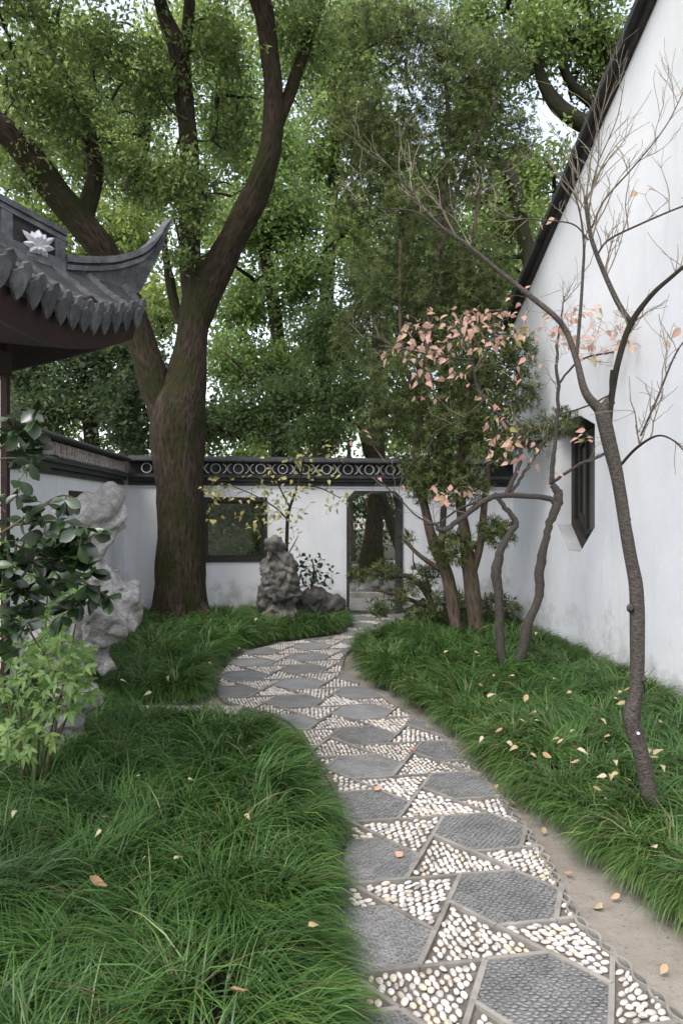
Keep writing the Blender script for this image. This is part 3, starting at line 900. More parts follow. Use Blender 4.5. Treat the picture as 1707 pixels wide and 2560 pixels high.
for (pa, pb) in (((wx0, wz1), (wxb0, wz0)), ((wxb0, wz0), (wxb1, wz0))):  # thin darker panels added over the lower reveal faces
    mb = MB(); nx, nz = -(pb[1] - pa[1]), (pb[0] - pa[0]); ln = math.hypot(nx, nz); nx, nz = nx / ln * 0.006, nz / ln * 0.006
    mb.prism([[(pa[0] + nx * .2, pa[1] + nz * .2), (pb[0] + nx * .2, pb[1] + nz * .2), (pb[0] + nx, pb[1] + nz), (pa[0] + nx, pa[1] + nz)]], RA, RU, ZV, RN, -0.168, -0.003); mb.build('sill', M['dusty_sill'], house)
cxw = (wx0 + wx1) / 2
for dx in (-0.16, 0.16):
    mb = MB(); mb.box(RA + RU * (cxw + dx) + RN * (-0.205) + ZV * ((wz0 + wz3) / 2), (0.03, 0.035, (wz3 - wz0) * 0.78), Matrix.Rotation(math.atan2(RU.y, RU.x), 3, 'Z')); mb.build('glazing_bar', M['dark_wood'], wf)
# sloping verge: boards and tile course
def slope(side, z_off, thick, out0, out1, name, mat, x0=-0.25):
    mb = MB()
    if side == 0: pts = [(x0, GZ0 + GSL * x0), (RIDGE, GZ0 + GSL * RIDGE)]
    else: pts = [(RIDGE, GZ0 + GSL * RIDGE), (2 * RIDGE - x0, GZ0 + GSL * x0)]
    poly = [(pts[0][0], pts[0][1] + z_off), (pts[1][0], pts[1][1] + z_off), (pts[1][0], pts[1][1] + z_off + thick), (pts[0][0], pts[0][1] + z_off + thick)]
    mb.prism([poly], RA, RU, ZV, RN, out0, out1); mb.build(name, M[mat], house)
for sd in (0, 1):
    slope(sd, -0.02, 0.10, 0.001, 0.04, 'verge_board', 'dark_wood')
    slope(sd, 0.081, 0.07, -6.0, 0.12, 'roof_slope', 'dark_tile')
    slope(sd, 0.152, 0.06, -0.10, 0.09, 'verge_tile', 'grey_tile')
# covering course of separate tiles along the verge
n_t = 38
tm = MB(); tm.tube([(0, -0.085, 0), (0, 0.085, 0)], [0.05, 0.045], 10); tme = tm.build('ridge_tile', M['grey_tile'], smooth=False, me_only=True)
for k in range(n_t):
    x = -0.2 + k * 0.165
    z = GZ0 + GSL * x + 0.235
    p = RA + RU * x + ZV * z + RN * 0.0
    mt = Matrix.Translation(p) @ Matrix.Rotation(math.atan2(RU.y, RU.x) - math.pi / 2, 4, 'Z') @ Matrix.Rotation(math.atan(GSL), 4, 'X')
    link('ridge_tile', tme, house, mt)

# =================================================================== PAVILION CORNER (left)
XE, YE = -1.78, 6.62                 # plan of the eave corner
pav = empty('pavilion', (-2.6, 5.8, 0), 'grey tiled pavilion roof corner with upswept eave and white lotus ornament', 'pavilion')
def z_eave(Y): return 2.92 + (0.40 * max(0.0, (Y - 4.5) / 2.1) ** 2)
def x_eave(Y): return XE + 0.10 * max(0.0, (Y - 5.4) / 1.2) ** 2
def z_hip(k): return 3.46 + 0.10 * k + 0.25 * max(0, k - 0.6)
# roof surface (right slope) and far slope
rows = np.arange(1.4, YE - 0.02, 0.22) + 0.1
def row_pts(Y, n=6):
    k = min(max(YE - Y, 0.03), 1.5)
    a = Vector((x_eave(Y), Y, z_eave(Y))); b = Vector((XE - k, Y, z_hip(k) if k < 1.5 else z_hip(1.5)))
    out = []
    for i in range(n + 1):
        t = i / n
        p = a.lerp(b, t); p.z -= 0.10 * math.sin(math.pi * t) * min(1, k); out.append(p)
    return out
surf = MB(); Ys = np.linspace(1.3, YE, 26); vs = []
for Y in Ys: vs += row_pts(Y)
fs = [(i * 7 + j, i * 7 + j + 1, (i + 1) * 7 + j + 1, (i + 1) * 7 + j) for i in range(25) for j in range(6)]
surf.add(vs, fs)
def mirror(p): return Vector((XE - (YE - p.y), YE + (p.x - XE), p.z))       # the far slope: reflect across the hip
surf.add([mirror(p) for p in vs], [tuple(reversed(f)) for f in fs])
o = surf.build('roof_surface', M['dark_tile'], pav, smooth=True)
md = o.modifiers.new('thick', 'SOLIDIFY'); md.thickness = 0.05; md.offset = -1
# cover tile rows, drip tiles
def tongue(width, h, th):
    m_ = MB()
    lp = [(-width/2, 0.02), (-width/2, -h*0.35), (-width*0.28, -h*0.75), (0, -h), (width*0.28, -h*0.75), (width/2, -h*0.35), (width/2, 0.02), (0, 0.05)]
    m_.prism([lp], (0, 0, 0), (0, 1, 0), (0, 0, 1), (1, 0, 0), 0, th)
    return m_.build('drip_tile', M['grey_tile'], me_only=True)
drip_me, cap_me = tongue(0.17, 0.13, 0.018), tongue(0.12, 0.10, 0.02)
for Y in rows:
    pts = row_pts(Y, 18)
    pts = [p + Vector((0, 0, 0.035)) for p in pts]
    m_ = MB(); m_.tube(pts, [0.057 - 0.010 * ((i % 3) / 2) for i in range(len(pts))], 8); rt = m_.build('cover_tile', M['grey_tile'], pav, smooth=True)
    tilt = Matrix.Rotation(R(14), 4, 'Y')
    link('tile_cap', cap_me, pav, Matrix.Translation(pts[0] + Vector((0.012, 0, 0.03))) @ tilt)
    Y2 = Y + 0.11
    if Y2 < YE:
        p = row_pts(Y2)[0]
        link('drip_tile', drip_me, pav, Matrix.Translation(p + Vector((0.02, 0, -0.005))) @ tilt @ Matrix.Rotation(R(8), 4, 'X'))
    m_ = MB(); m_.tube([mirror(p) for p in pts], [0.052] * len(pts), 6); m_.build('cover_tile', M['grey_tile'], pav, smooth=True)
# fascia following the eave, and the soffit
def sweep(fn, ys, prof, name, mat, parent=pav, smooth=False):
    m_ = MB(); vs = []; n = len(prof)
    for Y in ys:
        p = fn(Y)
        for (dx, dz) in prof: vs.append(p + Vector((dx, 0, dz)))
    fs = [(i * n + j, i * n + (j + 1) % n, (i + 1) * n + (j + 1) % n, (i + 1) * n + j) for i in range(len(ys) - 1) for j in range(n)]
    fs += [tuple(range(n)), tuple((len(ys) - 1) * n + j for j in range(n - 1, -1, -1))]
    m_.add(vs, fs); m_.add([mirror(v) for v in vs], [tuple(reversed(f)) for f in fs])
    return m_.build(name, mat, parent, smooth)
eave = lambda Y: Vector((x_eave(Y), Y, z_eave(Y)))
ys = np.linspace(1.3, YE - 0.03, 24)
sweep(eave, ys, [(-0.03, -0.07), (-0.07, -0.07), (-0.12, -0.24), (-0.08, -0.24)], 'fascia', M['red_wood'])
sweep(eave, ys, [(-0.12, -0.20), (-0.12, -0.24), (-1.05, -0.16), (-1.05, -0.12)], 'soffit', M['soffit_wood'])
# hip ridge: a wall-like wing with mouldings, along the diagonal
def hip(k): return Vector((XE - k, YE - k, 0))
HD = Vector((-1, -1, 0)).normalized(); HN = Vector((1, -1, 0)).normalized()
tops = [(-0.255, 4.20), (-0.23, 4.16), (-0.18, 4.04), (-0.12, 3.94), (-0.05, 3.86), (0.03, 3.80), (0.12, 3.74), (0.22, 3.70), (0.32, 3.67), (0.42, 3.65)]
bots = [(-0.25, 4.12), (-0.20, 3.92), (-0.13, 3.72), (-0.05, 3.50), (0.03, 3.42), (0.12, 3.42), (0.22, 3.42), (0.32, 3.43), (0.42, 3.44)]
def hip_poly(lp, d0, d1, name, mat):
    m_ = MB(); m_.prism([lp], Vector((XE, YE, 0)), Vector((-1, -1, 0)), ZV, HN, d0, d1); return m_.build(name, M[mat], pav)
def lerp_top(k): return float(np.interp(k, [a for a, _ in tops], [b for _, b in tops]))
K = [t[0] for t in tops]
hip_poly([(k, z - 0.012) for k, z in tops] + [(k, z) for k, z in bots[::-1]], -0.035, 0.035, 'ridge_wing', 'grey_tile')
def band(o0, o1, d, name, mat):
    kk = np.linspace(-0.25, 0.42, 22)
    up = [(k, lerp_top(k) - o0) for k in kk]; dn = [(k, lerp_top(k) - o1 * min(1, 0.25 + (k + 0.25) * 4)) for k in kk]
    hip_poly(up + dn[::-1], -d, d, name, mat)
band(0.0, 0.055, 0.07, 'ridge_cap', 'grey_tile')
band(0.075, 0.115, 0.055, 'ridge_band', 'grey_tile')
# higher hollow ridge with framed openings
def bz(k): return 3.84 + (k - 0.43) * 0.38
kk = [0.425, 1.5]
def boxband(zlo, zhi, d, name, mat):
    hip_poly([(0.425, zlo(0.425)), (1.5, zlo(1.5)), (1.5, zhi(1.5)), (0.425, zhi(0.425))], -d, d, name, mat)
base = lambda k: 3.44 + 0.12 * (k - 0.42) + 0.15 * max(0, k - .7)
boxband(lambda k: bz(k) - 0.045, lambda k: bz(k), 0.075, 'ridge_cap', 'grey_tile')
boxband(lambda k: bz(k) - 0.085, lambda k: bz(k) - 0.047, 0.05, 'ridge_band', 'grey_tile')
boxband(base, lambda k: base(k) + 0.16, 0.05, 'ridge_base', 'grey_tile')
boxband(lambda k: base(k) + 0.161, lambda k: bz(k) - 0.086, 0.012, 'ridge_panel', 'dark_wood')
for k0 in (0.427, 0.72, 1.1):
    hip_poly([(k0, base(k0) + 0.161), (k0 + 0.06, base(k0 + 0.06) + 0.161), (k0 + 0.06, bz(k0 + 0.06) - 0.087), (k0, bz(k0) - 0.087)], -0.045, 0.045, 'ridge_post', 'grey_tile')
# lotus ornament in the opening
lot = MB()
def petal(m_, c, ang, L, wdt, out):
    pts = [(0, 0.0), (0.25, wdt * 0.8), (0.55, wdt), (0.8, wdt * 0.6), (1.0, 0), (0.8, -wdt * 0.6), (0.55, -wdt), (0.25, -wdt * 0.8)]
    ca, sa = math.cos(ang), math.sin(ang)
    lp = [((x * ca) * L - y * sa, (x * sa) * L + y * ca) for x, y in pts]
    u = -HD
    ctr = (0.5 * L * ca, 0.5 * L * sa)
    ring = [c + u * a + ZV * b + HN * out * 0.3 for a, b in lp]
    top = c + u * ctr[0] + ZV * ctr[1] + HN * (out + 0.03); bot = c + u * ctr[0] + ZV * ctr[1] - HN * 0.012
    n = len(ring)
    m_.add(ring + [top, bot], [(i, (i + 1) % n, n) for i in range(n)] + [((i + 1) % n, i, n + 1) for i in range(n)])
lc = P(92, 628, 6.0); lc = hip(0.585) + ZV * 3.66 + HN * 0.05
for ang, L, wd, ot in ((90, .13, .045, .035), (62, .12, .04, .03), (118, .12, .04, .03), (142, .16, .026, .02), (38, .16, .026, .02), (5, .13, .028, .02), (178, .12, .028, .02), (-40, .10, .03, .02), (-140, .09, .03, .02), (-90, .06, .03, .03)):
    petal(lot, lc, R(ang), L, wd, ot)
lot.build('lotus_ornament', M['white_ornament'], pav)
# post and end panel under the eave
m_ = MB(); m_.box((P(14.5, 1200, 5.8).x, 5.8, 1.5), (0.045, 0.06, 3.0)); m_.build('post', M['red_wood'], pav)
m_ = MB(); m_.box((P(14.5, 1200, 5.8).x - 0.30, 5.82, 1.5), (0.55, 0.05, 2.2)); m_.build('end_panel', M['cream_paint'], pav)
m_ = MB(); m_.box((P(14.5, 1200, 5.8).x - 0.02, 3.5, 2.72), (0.10, 4.7, 0.16)); m_.build('eave_beam', M['red_wood'], pav)
m_ = MB(); m_.box((P(14.5, 1200, 5.8).x - 1.0, 5.81, 2.72), (1.9, 0.10, 0.157)); m_.build('eave_beam', M['red_wood'], pav)

# =================================================================== ROCKS
def rock(name, balls, mat, label, loc, seed=0, vox=0.022, amp=0.05, ridge=0.05, freq=3.2, pits=0.13):
    m_ = MB()
    V, F = ICO2
    for (c, r) in balls:
        r = Vector(r) if not isinstance(r, (int, float)) else Vector((r, r, r))
        m_.add([(c[0] + a * r.x, c[1] + b * r.y, c[2] + d * r.z) for a, b, d in V], [tuple(f) for f in F])
    tmp = m_.build('tmp_rock', M[mat], smooth=True)
    md = tmp.modifiers.new('r', 'REMESH'); md.mode = 'VOXEL'; md.voxel_size = vox
    dg = bpy.context.evaluated_depsgraph_get(); dg.update()
    me = bpy.data.meshes.new_from_object(tmp.evaluated_get(dg))
    bpy.data.objects.remove(tmp)
    n = len(me.vertices)
    co = np.empty(n * 3, np.float32); me.vertices.foreach_get('co', co); co = co.reshape(-1, 3)
    no = np.empty(n * 3, np.float32); me.vertices.foreach_get('normal', no); no = no.reshape(-1, 3)
    off = Vector((seed * 5.1, seed * 2.3, 0))
    for i in range(n):
        p = Vector(co[i]); q = p * freq + off
        a = mnoise.fractal(q, 1.0, 2.1, 4)
        b = 1 - abs(mnoise.noise(q * 1.7 + Vector((9, 3, 1)))) * 2
        cel = mnoise.cell(q * 1.4) * 0
        vv = mnoise.voronoi(q * 1.25)[0]
        pit = max(0, 0.34 - vv[0]) 
        fac_ = mnoise.voronoi(q * 1.1 + Vector((0, 0, q.z * 0.5)))[0]
        s_ = amp * a + 0.5 * amp * (fac_[1] - fac_[0] - 0.3) - ridge * max(0, b - 0.45) - pits * pit + 0.018 * mnoise.fractal(q * 4, 1, 2.0, 3)
        co[i] += no[i] * s_ 
    me.vertices.foreach_set('co', co.ravel())
    me.materials.clear(); me.materials.append(M[mat])
    me.polygons.foreach_set('use_smooth', np.ones(len(me.polygons), bool)); me.update(); me.name = name
    o = link(name, me)
    return tag(o, label, 'rock', kind='thing')
def B_(px, py, Y, rx, ry, rd=None, dy=0):
    p = P(px, py, Y); s = Y / FPX
    return ((p.x, p.y + dy, p.z), (rx * s, rd if rd else (rx + ry) / 2 * s, ry * s))
YR = 5.05
rock('standing_rock', [
    B_(160, 1305, YR, 78, 74), B_(235, 1292, YR, 66, 66), B_(278, 1268, YR, 40, 46), B_(190, 1355, YR, 80, 50), B_(125, 1285, YR, 45, 50), B_(295, 1300, YR, 24, 30), B_(262, 1345, YR, 36, 40),
    B_(238, 1388, YR, 50, 52), B_(250, 1435, YR, 72, 52), B_(300, 1478, YR, 62, 52), B_(255, 1530, YR, 90, 78), B_(325, 1500, YR, 38, 34), B_(225, 1600, YR, 70, 55),
    B_(240, 1655, YR, 55, 34), B_(195, 1650, YR, 60, 50), B_(190, 1730, YR, 62, 60), B_(165, 1810, YR, 62, 70), B_(170, 1880, YR, 55, 60), B_(150, 1930, YR, 75, 45),
    B_(130, 1600, YR, 60, 120, dy=0.1), B_(150, 1450, YR, 70, 90, dy=0.1)],
    'limestone', 'tall pale weathered standing rock behind the leafy shrubs at left', (0, 0, 0), 1, 0.015, 0.075, 0.07, 2.8, pits=0.10)
YR2 = 10.6
rock('standing_rock', [
    B_(690, 1372, YR2, 30, 34), B_(672, 1440, YR2, 22, 60), B_(716, 1430, YR2, 28, 50), B_(695, 1480, YR2, 44, 45), B_(735, 1475, YR2, 18, 40), B_(662, 1500, YR2, 20, 45), B_(698, 1540, YR2, 52, 40)],
    'dark_limestone', 'dark pitted rock standing below the window corner', (0, 0, 0), 3, 0.022, 0.06, 0.07, 4.5)
rock('low_rock', [B_(780, 1500, 11.0, 45, 35), B_(825, 1515, 11.1, 40, 30), B_(760, 1540, 11.0, 40, 30)],
    'dark_limestone', 'low grey rock at the foot of the wall left of the doorway', (0, 0, 0), 5, 0.03, 0.05, 0.05, 4)

# =================================================================== BIG CAMPHOR TREE
TY = 10.85
ct = empty('camphor_tree', P(452, 1540, TY), 'huge old tree with a mossy forked trunk beside the window', 'tree')
def flare(px, py, Y, wd): return (px, py, Y, wd)
mb = MB()
pts, rad = limb_px([(455, 1590, TY, 175), (453, 1520, TY, 150), (452, 1440, TY, 133), (452, 1330, TY, 124), (450, 1220, TY, 126), (444, 1120, TY, 138), (447, 1030, TY, 142), (466, 950, TY, 106), (478, 870, TY, 86), (488, 790, TY, 82), (500, 720, TY, 86), (512, 660, TY, 80)], 6)
mb.tube(pts, [q * 0.93 for q in rad], 26, rough=0.09, seed=1)
for a, (dx, dy) in enumerate(((-.33, -.25), (.05, -.42), (.38, -.2), (.3, .2), (-.3, .2))):       # root buttresses
    b0 = Vector((P(452, 1500, TY).x, TY, 0))
    mb.tube([b0 + Vector((dx * 0.25, dy * 0.25, 0.75)), b0 + Vector((dx * 0.62, dy * 0.62, 0.32)), b0 + Vector((dx * 1.15, dy * 1.15, 0.05)), b0 + Vector((dx * 1.5, dy * 1.5, -0.1))], [0.10, 0.13, 0.11, 0.05], 10, rough=0.15, seed=a)
mb.build('trunk', M['bark_camphor'], ct, smooth=True)
camph = []
def limb(spec, n=6, sides=14, name='limb', mat='bark_camphor', seed=0, parent=ct):
    m_ = MB(); p, r = limb_px(spec, n); m_.tube(p, r, sides, rough=0.10, seed=seed); m_.build(name, M[mat], parent, smooth=True); camph.extend(p); return p
limb([(420, 1060, TY, 80), (384, 950, TY - .02, 78), (352, 850, TY - .1, 70), (326, 760, TY - .2, 64), (292, 690, TY - .3, 64), (250, 615, TY - .5, 72), (155, 500, TY - .8, 74), (80, 400, TY - 1.1, 70), (5, 320, TY - 1.4, 64), (-120, 230, TY - 1.7, 60), (-260, 120, TY - 2, 40)], seed=2)
limb([(484, 850, TY, 56), (498, 780, TY, 76), (520, 715, TY - .02, 80), (552, 655, TY - .05, 76), (586, 590, TY - .1, 68), (632, 500, TY - .2, 68), (662, 420, TY - .3, 60), (680, 340, TY - .35, 54), (684, 240, TY - .4, 50), (676, 150, TY - .5, 45), (665, 60, TY - .6, 48), (650, 0, TY - .7, 54), (620, -80, TY - .9, 50), (560, -220, TY - 1.2, 38)], seed=3)
limb([(490, 760, TY, 64), (478, 680, TY + .02, 54), (475, 600, TY + .05, 50), (475, 500, TY + .05, 52), (474, 400, TY, 50), (468, 300, TY - .05, 46), (456, 200, TY - .1, 48), (445, 120, TY - .15, 50), (415, 50, TY - .2, 36), (395, -20, TY - .3, 30), (370, -150, TY - .4, 22)], seed=4)
limb([(455, 150, TY - .1, 30), (468, 80, TY, 30), (475, 0, TY, 28), (480, -120, TY, 20)], seed=5, sides=10)
limb([(690, 320, TY - .35, 34), (715, 260, TY - .3, 32), (742, 180, TY - .3, 32), (775, 90, TY - .3, 28), (800, 0, TY - .3, 26), (830, -120, TY - .3, 20)], seed=6, sides=10)
limb([(472, 850, TY, 20), (440, 770, TY + .05, 24), (425, 700, TY + .1, 24), (418, 660, TY + .1, 18), (405, 560, TY + .2, 12)], seed=7, sides=8)
limb([(205, 560, TY - .6, 50), (240, 420, TY - .4, 42), (200, 300, TY - .3, 40), (165, 220, TY - .2, 44), (120, 120, TY - .1, 22), (90, -20, TY, 15)], seed=8, sides=10)
limb([(-60, 130, TY - 1.2, 50), (0, 128, TY - 1.0, 46), (60, 130, TY - .8, 30), (130, 160, TY - .6, 18), (165, 200, TY - .5, 12)], seed=9, sides=9)
g1 = np.random.default_rng(5)
G_D, G_M, G_L = (0.034, 0.054, 0.020), (0.075, 0.11, 0.036), (0.17, 0.21, 0.07)
cl = [px_clump(*q) for q in ((470, 520, 10.3, 70, 130, .5), (430, 420, 10.2, 90, 80, .6), (330, 430, 10.2, 130, 90, .7), (150, 300, 10, 150, 120, .8), (60, 180, 9.6, 140, 130, .9), (260, 120, 10.4, 150, 120, .8), (400, 230, 10.9, 120, 110, .8), (560, 120, 10.8, 100, 120, .8),
    (580, 330, 11.2, 80, 150, .7), (760, 90, 10.6, 110, 120, .8), (640, -120, 10, 200, 100, 1.2), (300, -130, 10, 280, 110, 1.4), (0, -60, 9.4, 200, 120, 1.2), (460, 640, 10.45, 60, 50, .3), (520, 480, 11.0, 60, 80, .5), (60, 450, 9.9, 100, 60, .5), (400, -380, 10.5, 500, 150, 2.2), (-300, 0, 9.5, 150, 200, 1.2))]
over = [((g1.uniform(-4.5, 2.2), g1.uniform(1.0, 8.0), g1.uniform(7.0, 9.5)), (g1.uniform(.7, 1.3), g1.uniform(.7, 1.3), g1.uniform(.35, .6))) for _ in range(34)]  # overhead clumps out of view, added to shade the courtyard
over = [(Vector(c[0]), c[1]) for c in over if c[0][2] > CAMZ + c[0][1] * 0.70 + 0.6]
mb = MB(); attach(mb, camph[::4], [c[0] + Vector((g1.normal() * c[1][0] * .6, g1.normal() * c[1][1] * .5, g1.normal() * c[1][2] * .6)) for c in cl + over for _ in range(6)], 0.03, 0.006, 6, 0.12)
mb.build('branch', M['bark_dark'], ct, smooth=True)['kind'] = 'stuff'
crown_part([crown_arrays(cl, 52000, 0.085, 0.45, G_D, G_L, g1, 9, 0.17), crown_arrays(over, 20000, 0.12, 0.5, G_D, G_L, g1, 9, 0.25)], 'crown', ct)

# =================================================================== TREES BEYOND THE WALL
def bg_tree(name, label, trunk, clumps, n, size, c1, c2, seed, aspect=0.5, mat='bark_dark', extra=(), spread=0.25, nb=5, r0=0.05):
    rg = np.random.default_rng(seed); rr = random.Random(seed)
    p, r = limb_px(trunk, 5)
    base = Vector((p[0].x, p[0].y, 0))
    root = empty(name, base, label, 'tree', 'trees beyond the garden wall')
    m_ = MB(); m_.tube(p, r, 10, rough=0.08, seed=seed); m_.build('trunk', M[mat], root, smooth=True)
    nodes = p[len(p)//3:]
    for e in extra:
        q, r2 = limb_px(e, 5); m_ = MB(); m_.tube(q, r2, 9, rough=0.08, seed=seed + 1); m_.build('limb', M[mat], root, smooth=True); nodes += q
    cl = [px_clump(*q) for q in clumps]
    m_ = MB(); attach(m_, nodes, [c[0] + Vector((rg.normal() * c[1][0] * .55, rg.normal() * c[1][1] * .4, rg.normal() * c[1][2] * .55)) for c in cl for _ in range(nb)], r0, 0.008, 5, 0.12, rr)
    m_.build('branch', M[mat], root, smooth=True)['kind'] = 'stuff'
    crown_part([crown_arrays(cl, n, size, aspect, c1, c2, rg, 8, spread)], 'crown', root)
    return root
bg_tree('evergreen_tree', 'dark evergreen tree in the gap between pavilion eave and side wall', [(240, 1500, 14, 50), (230, 1100, 14, 40), (200, 900, 14, 30), (170, 700, 14, 20)],
    [(70, 930, 14, 110, 110, 1.2), (210, 900, 14, 110, 130, 1.2), (300, 1000, 13.6, 90, 100, 1), (120, 1040, 13.6, 130, 70, 1), (60, 780, 14.5, 150, 120, 1.2), (330, 860, 14, 60, 110, .8), (400, 940, 13.8, 70, 90, .8), (330, 1080, 13.5, 90, 60, .8), (450, 1050, 13.8, 90, 90, .8)], 26000, 0.10, (0.016, 0.026, 0.012), (0.07, 0.095, 0.045), 21)
bg_tree('camphor_tree', 'leafy bright green tree right behind the big forked trunk', [(690, 1500, 16, 46), (700, 1050, 16, 40), (690, 800, 16, 34), (640, 500, 16, 26), (620, 200, 16, 16)],
    [(640, 560, 16, 120, 130, 1.5), (740, 520, 15.6, 120, 120, 1.4), (760, 680, 15.5, 110, 110, 1.2), (600, 760, 16, 100, 90, 1.2), (560, 300, 16.5, 150, 150, 1.6), (680, 330, 16, 120, 120, 1.5), (570, 920, 15, 90, 90, 1), (520, 1060, 15, 90, 70, 1), (680, 900, 15.5, 90, 90, 1)], 42000, 0.11, (0.04, 0.066, 0.022), (0.17, 0.23, 0.075), 22)
bg_tree('slender_tree', 'slender many-branched tree rising above the coping left of the doorway', [(1040, 1500, 14, 26), (920, 1130, 14, 24), (880, 960, 14, 18), (850, 880, 14, 16), (810, 820, 14, 10), (740, 850, 14, 6)],
    [(820, 830, 14, 110, 90, .9), (880, 980, 13.6, 100, 90, .8), (720, 980, 14, 110, 70, .9), (650, 1060, 14, 120, 60, .9), (800, 1080, 13.5, 120, 50, .7), (930, 720, 14.3, 110, 120, 1), (570, 1040, 14, 70, 80, .8)], 24000, 0.085, (0.03, 0.048, 0.02), (0.11, 0.15, 0.06), 23,
    extra=[[(880, 1060, 14, 12), (800, 960, 14, 10), (700, 930, 14, 7), (620, 945, 14, 5)], [(840, 1130, 14.1, 14), (780, 1060, 14.1, 10), (650, 960, 14.1, 8), (560, 880, 14.1, 5)]], r0=0.03)
bg_tree('camphor_tree', 'tall yellow-green tree high up behind the fork of the big trunk', [(330, 1500, 18, 60), (330, 900, 18, 50), (350, 500, 18, 36), (380, 100, 18, 24)],
    [(250, 380, 18, 180, 150, 2), (380, 200, 18, 160, 150, 2), (180, 150, 18, 180, 150, 2), (520, 100, 18, 160, 150, 2), (320, 620, 17.5, 130, 130, 1.5), (100, 560, 17, 150, 130, 1.5), (400, 800, 17, 70, 110, 1.2), (20, 350, 17, 120, 150, 1.5)], 40000, 0.13, (0.06, 0.09, 0.03), (0.24, 0.28, 0.085), 24)
bg_tree('camphor_tree', 'broad tree with light green leaves high above the doorway', [(800, 1500, 20, 50), (810, 900, 20, 40), (830, 500, 20, 30), (850, 100, 20, 20)],
    [(820, 150, 20, 180, 170, 2.2), (930, 60, 20, 170, 120, 2), (720, 120, 20, 140, 150, 2), (900, 330, 20, 160, 150, 2), (780, 400, 20, 150, 130, 2), (900, 580, 19, 120, 130, 1.8), (1040, 480, 19, 130, 150, 1.8), (800, 860, 19, 120, 120, 1.5), (960, 880, 19, 130, 130, 1.5)], 40000, 0.14, (0.06, 0.09, 0.03), (0.22, 0.27, 0.09), 25)
bg_tree('leaning_tree', 'mossy leaning tree with thick crooked limbs behind the white house', [(1340, 1500, 13, 61), (1345, 900, 13, 58), (1350, 720, 13, 54), (1390, 600, 13.2, 47), (1440, 450, 13.4, 40), (1500, 330, 13.6, 34)],
    [(1330, 120, 13.5, 150, 120, 1.3), (1200, 280, 14, 130, 140, 1.3), (1340, 420, 13.6, 120, 110, 1), (1480, 100, 13.8, 150, 120, 1.2), (1250, 560, 13.5, 110, 100, 1), (1180, 60, 14, 120, 120, 1.3), (1400, -60, 13.5, 250, 100, 1.5), (1240, 700, 13.8, 90, 80, .9), (1560, 200, 14.2, 150, 150, 1)], 36000, 0.10, (0.045, 0.07, 0.022), (0.18, 0.23, 0.07), 26,
    extra=[[(1345, 740, 13, 40), (1320, 640, 13, 39), (1300, 540, 12.9, 34), (1280, 450, 12.9, 32), (1240, 395, 12.9, 27)], [(1500, 330, 13.4, 47), (1440, 300, 13.3, 44), (1390, 260, 13.3, 40), (1350, 190, 13.3, 27), (1340, 120, 13.3, 17), (1300, 60, 13.3, 10)],
           [(1480, 260, 13.6, 27), (1420, 200, 13.5, 24), (1395, 120, 13.5, 19), (1330, 30, 13.5, 12)], [(1540, 220, 13.6, 27), (1500, 70, 13.6, 27), (1440, 95, 13.4, 24), (1410, 60, 13.4, 20)]])
bg_tree('evergreen_tree', 'dense deep green tree between the doorway and the white house', [(1110, 1500, 15, 40), (1110, 1000, 15, 34), (1120, 700, 15, 26), (1100, 400, 15, 16)],
    [(1080, 820, 15, 130, 130, 1.3), (1180, 960, 14.6, 110, 120, 1), (1020, 1010, 14.4, 110, 90, 1), (1120, 640, 15, 120, 130, 1.3), (1220, 780, 15, 100, 120, 1), (1010, 650, 15.4, 100, 130, 1.2)], 24000, 0.10, (0.025, 0.04, 0.016), (0.09, 0.125, 0.045), 27)
# far wood and undergrowth: read as one mass
gw = np.random.default_rng(40)
far = [((gw.uniform(-16, 16), gw.uniform(24, 34), gw.uniform(0.5, 15)), (gw.uniform(1.2, 2.4), 1.5, gw.uniform(1.0, 2.0))) for _ in range(210)]
V, F, C = crown_arrays(far, 80000, 0.24, 0.6, (0.05, 0.075, 0.028), (0.18, 0.22, 0.075), gw, 8, 0.45)
tag(link('far_wood', np_mesh('far_wood', V, F, C, M['foliage'])), 'far mass of woodland foliage beyond the garden wall', 'woodland', kind='stuff')
under = [((gw.uniform(-9, 9), gw.uniform(15.5, 23), gw.uniform(0.1, 1.6)), (gw.uniform(.5, 1.1), .6, gw.uniform(.4, .9))) for _ in range(120)]
under += [((gw.uniform(-7, 7), gw.uniform(20, 23.5), gw.uniform(0.6, 3.0)), (gw.uniform(.8, 1.3), .7, gw.uniform(.6, 1.0))) for _ in range(70)]
under = [u for u in under if not (-1.3 < u[0][0] < 2.7 and u[0][1] < 21.4)]
under += [((gw.uniform(-1.5, 3), gw.uniform(15.6, 20.2), 0.05), (gw.uniform(.35, .6), .45, gw.uniform(.08, .2))) for _ in range(60)]
V, F, C = crown_arrays(under, 64000, 0.14, 0.4, (0.022, 0.04, 0.016), (0.085, 0.125, 0.042), gw, 8, 0.2)
tag(link('undergrowth', np_mesh('undergrowth', V, F, C, M['foliage'])), 'low green undergrowth seen through the doorway and window', 'undergrowth', kind='stuff')
m_ = MB(); m_.add([(-30, 12.9, 0.004), (30, 12.9 + 10, 0.004), (30, 60, 0.004), (-30, 60, 0.004)], [(0, 1, 2, 3)])
tag(m_.build('forest_floor', M['forest_floor']), kind='structure')
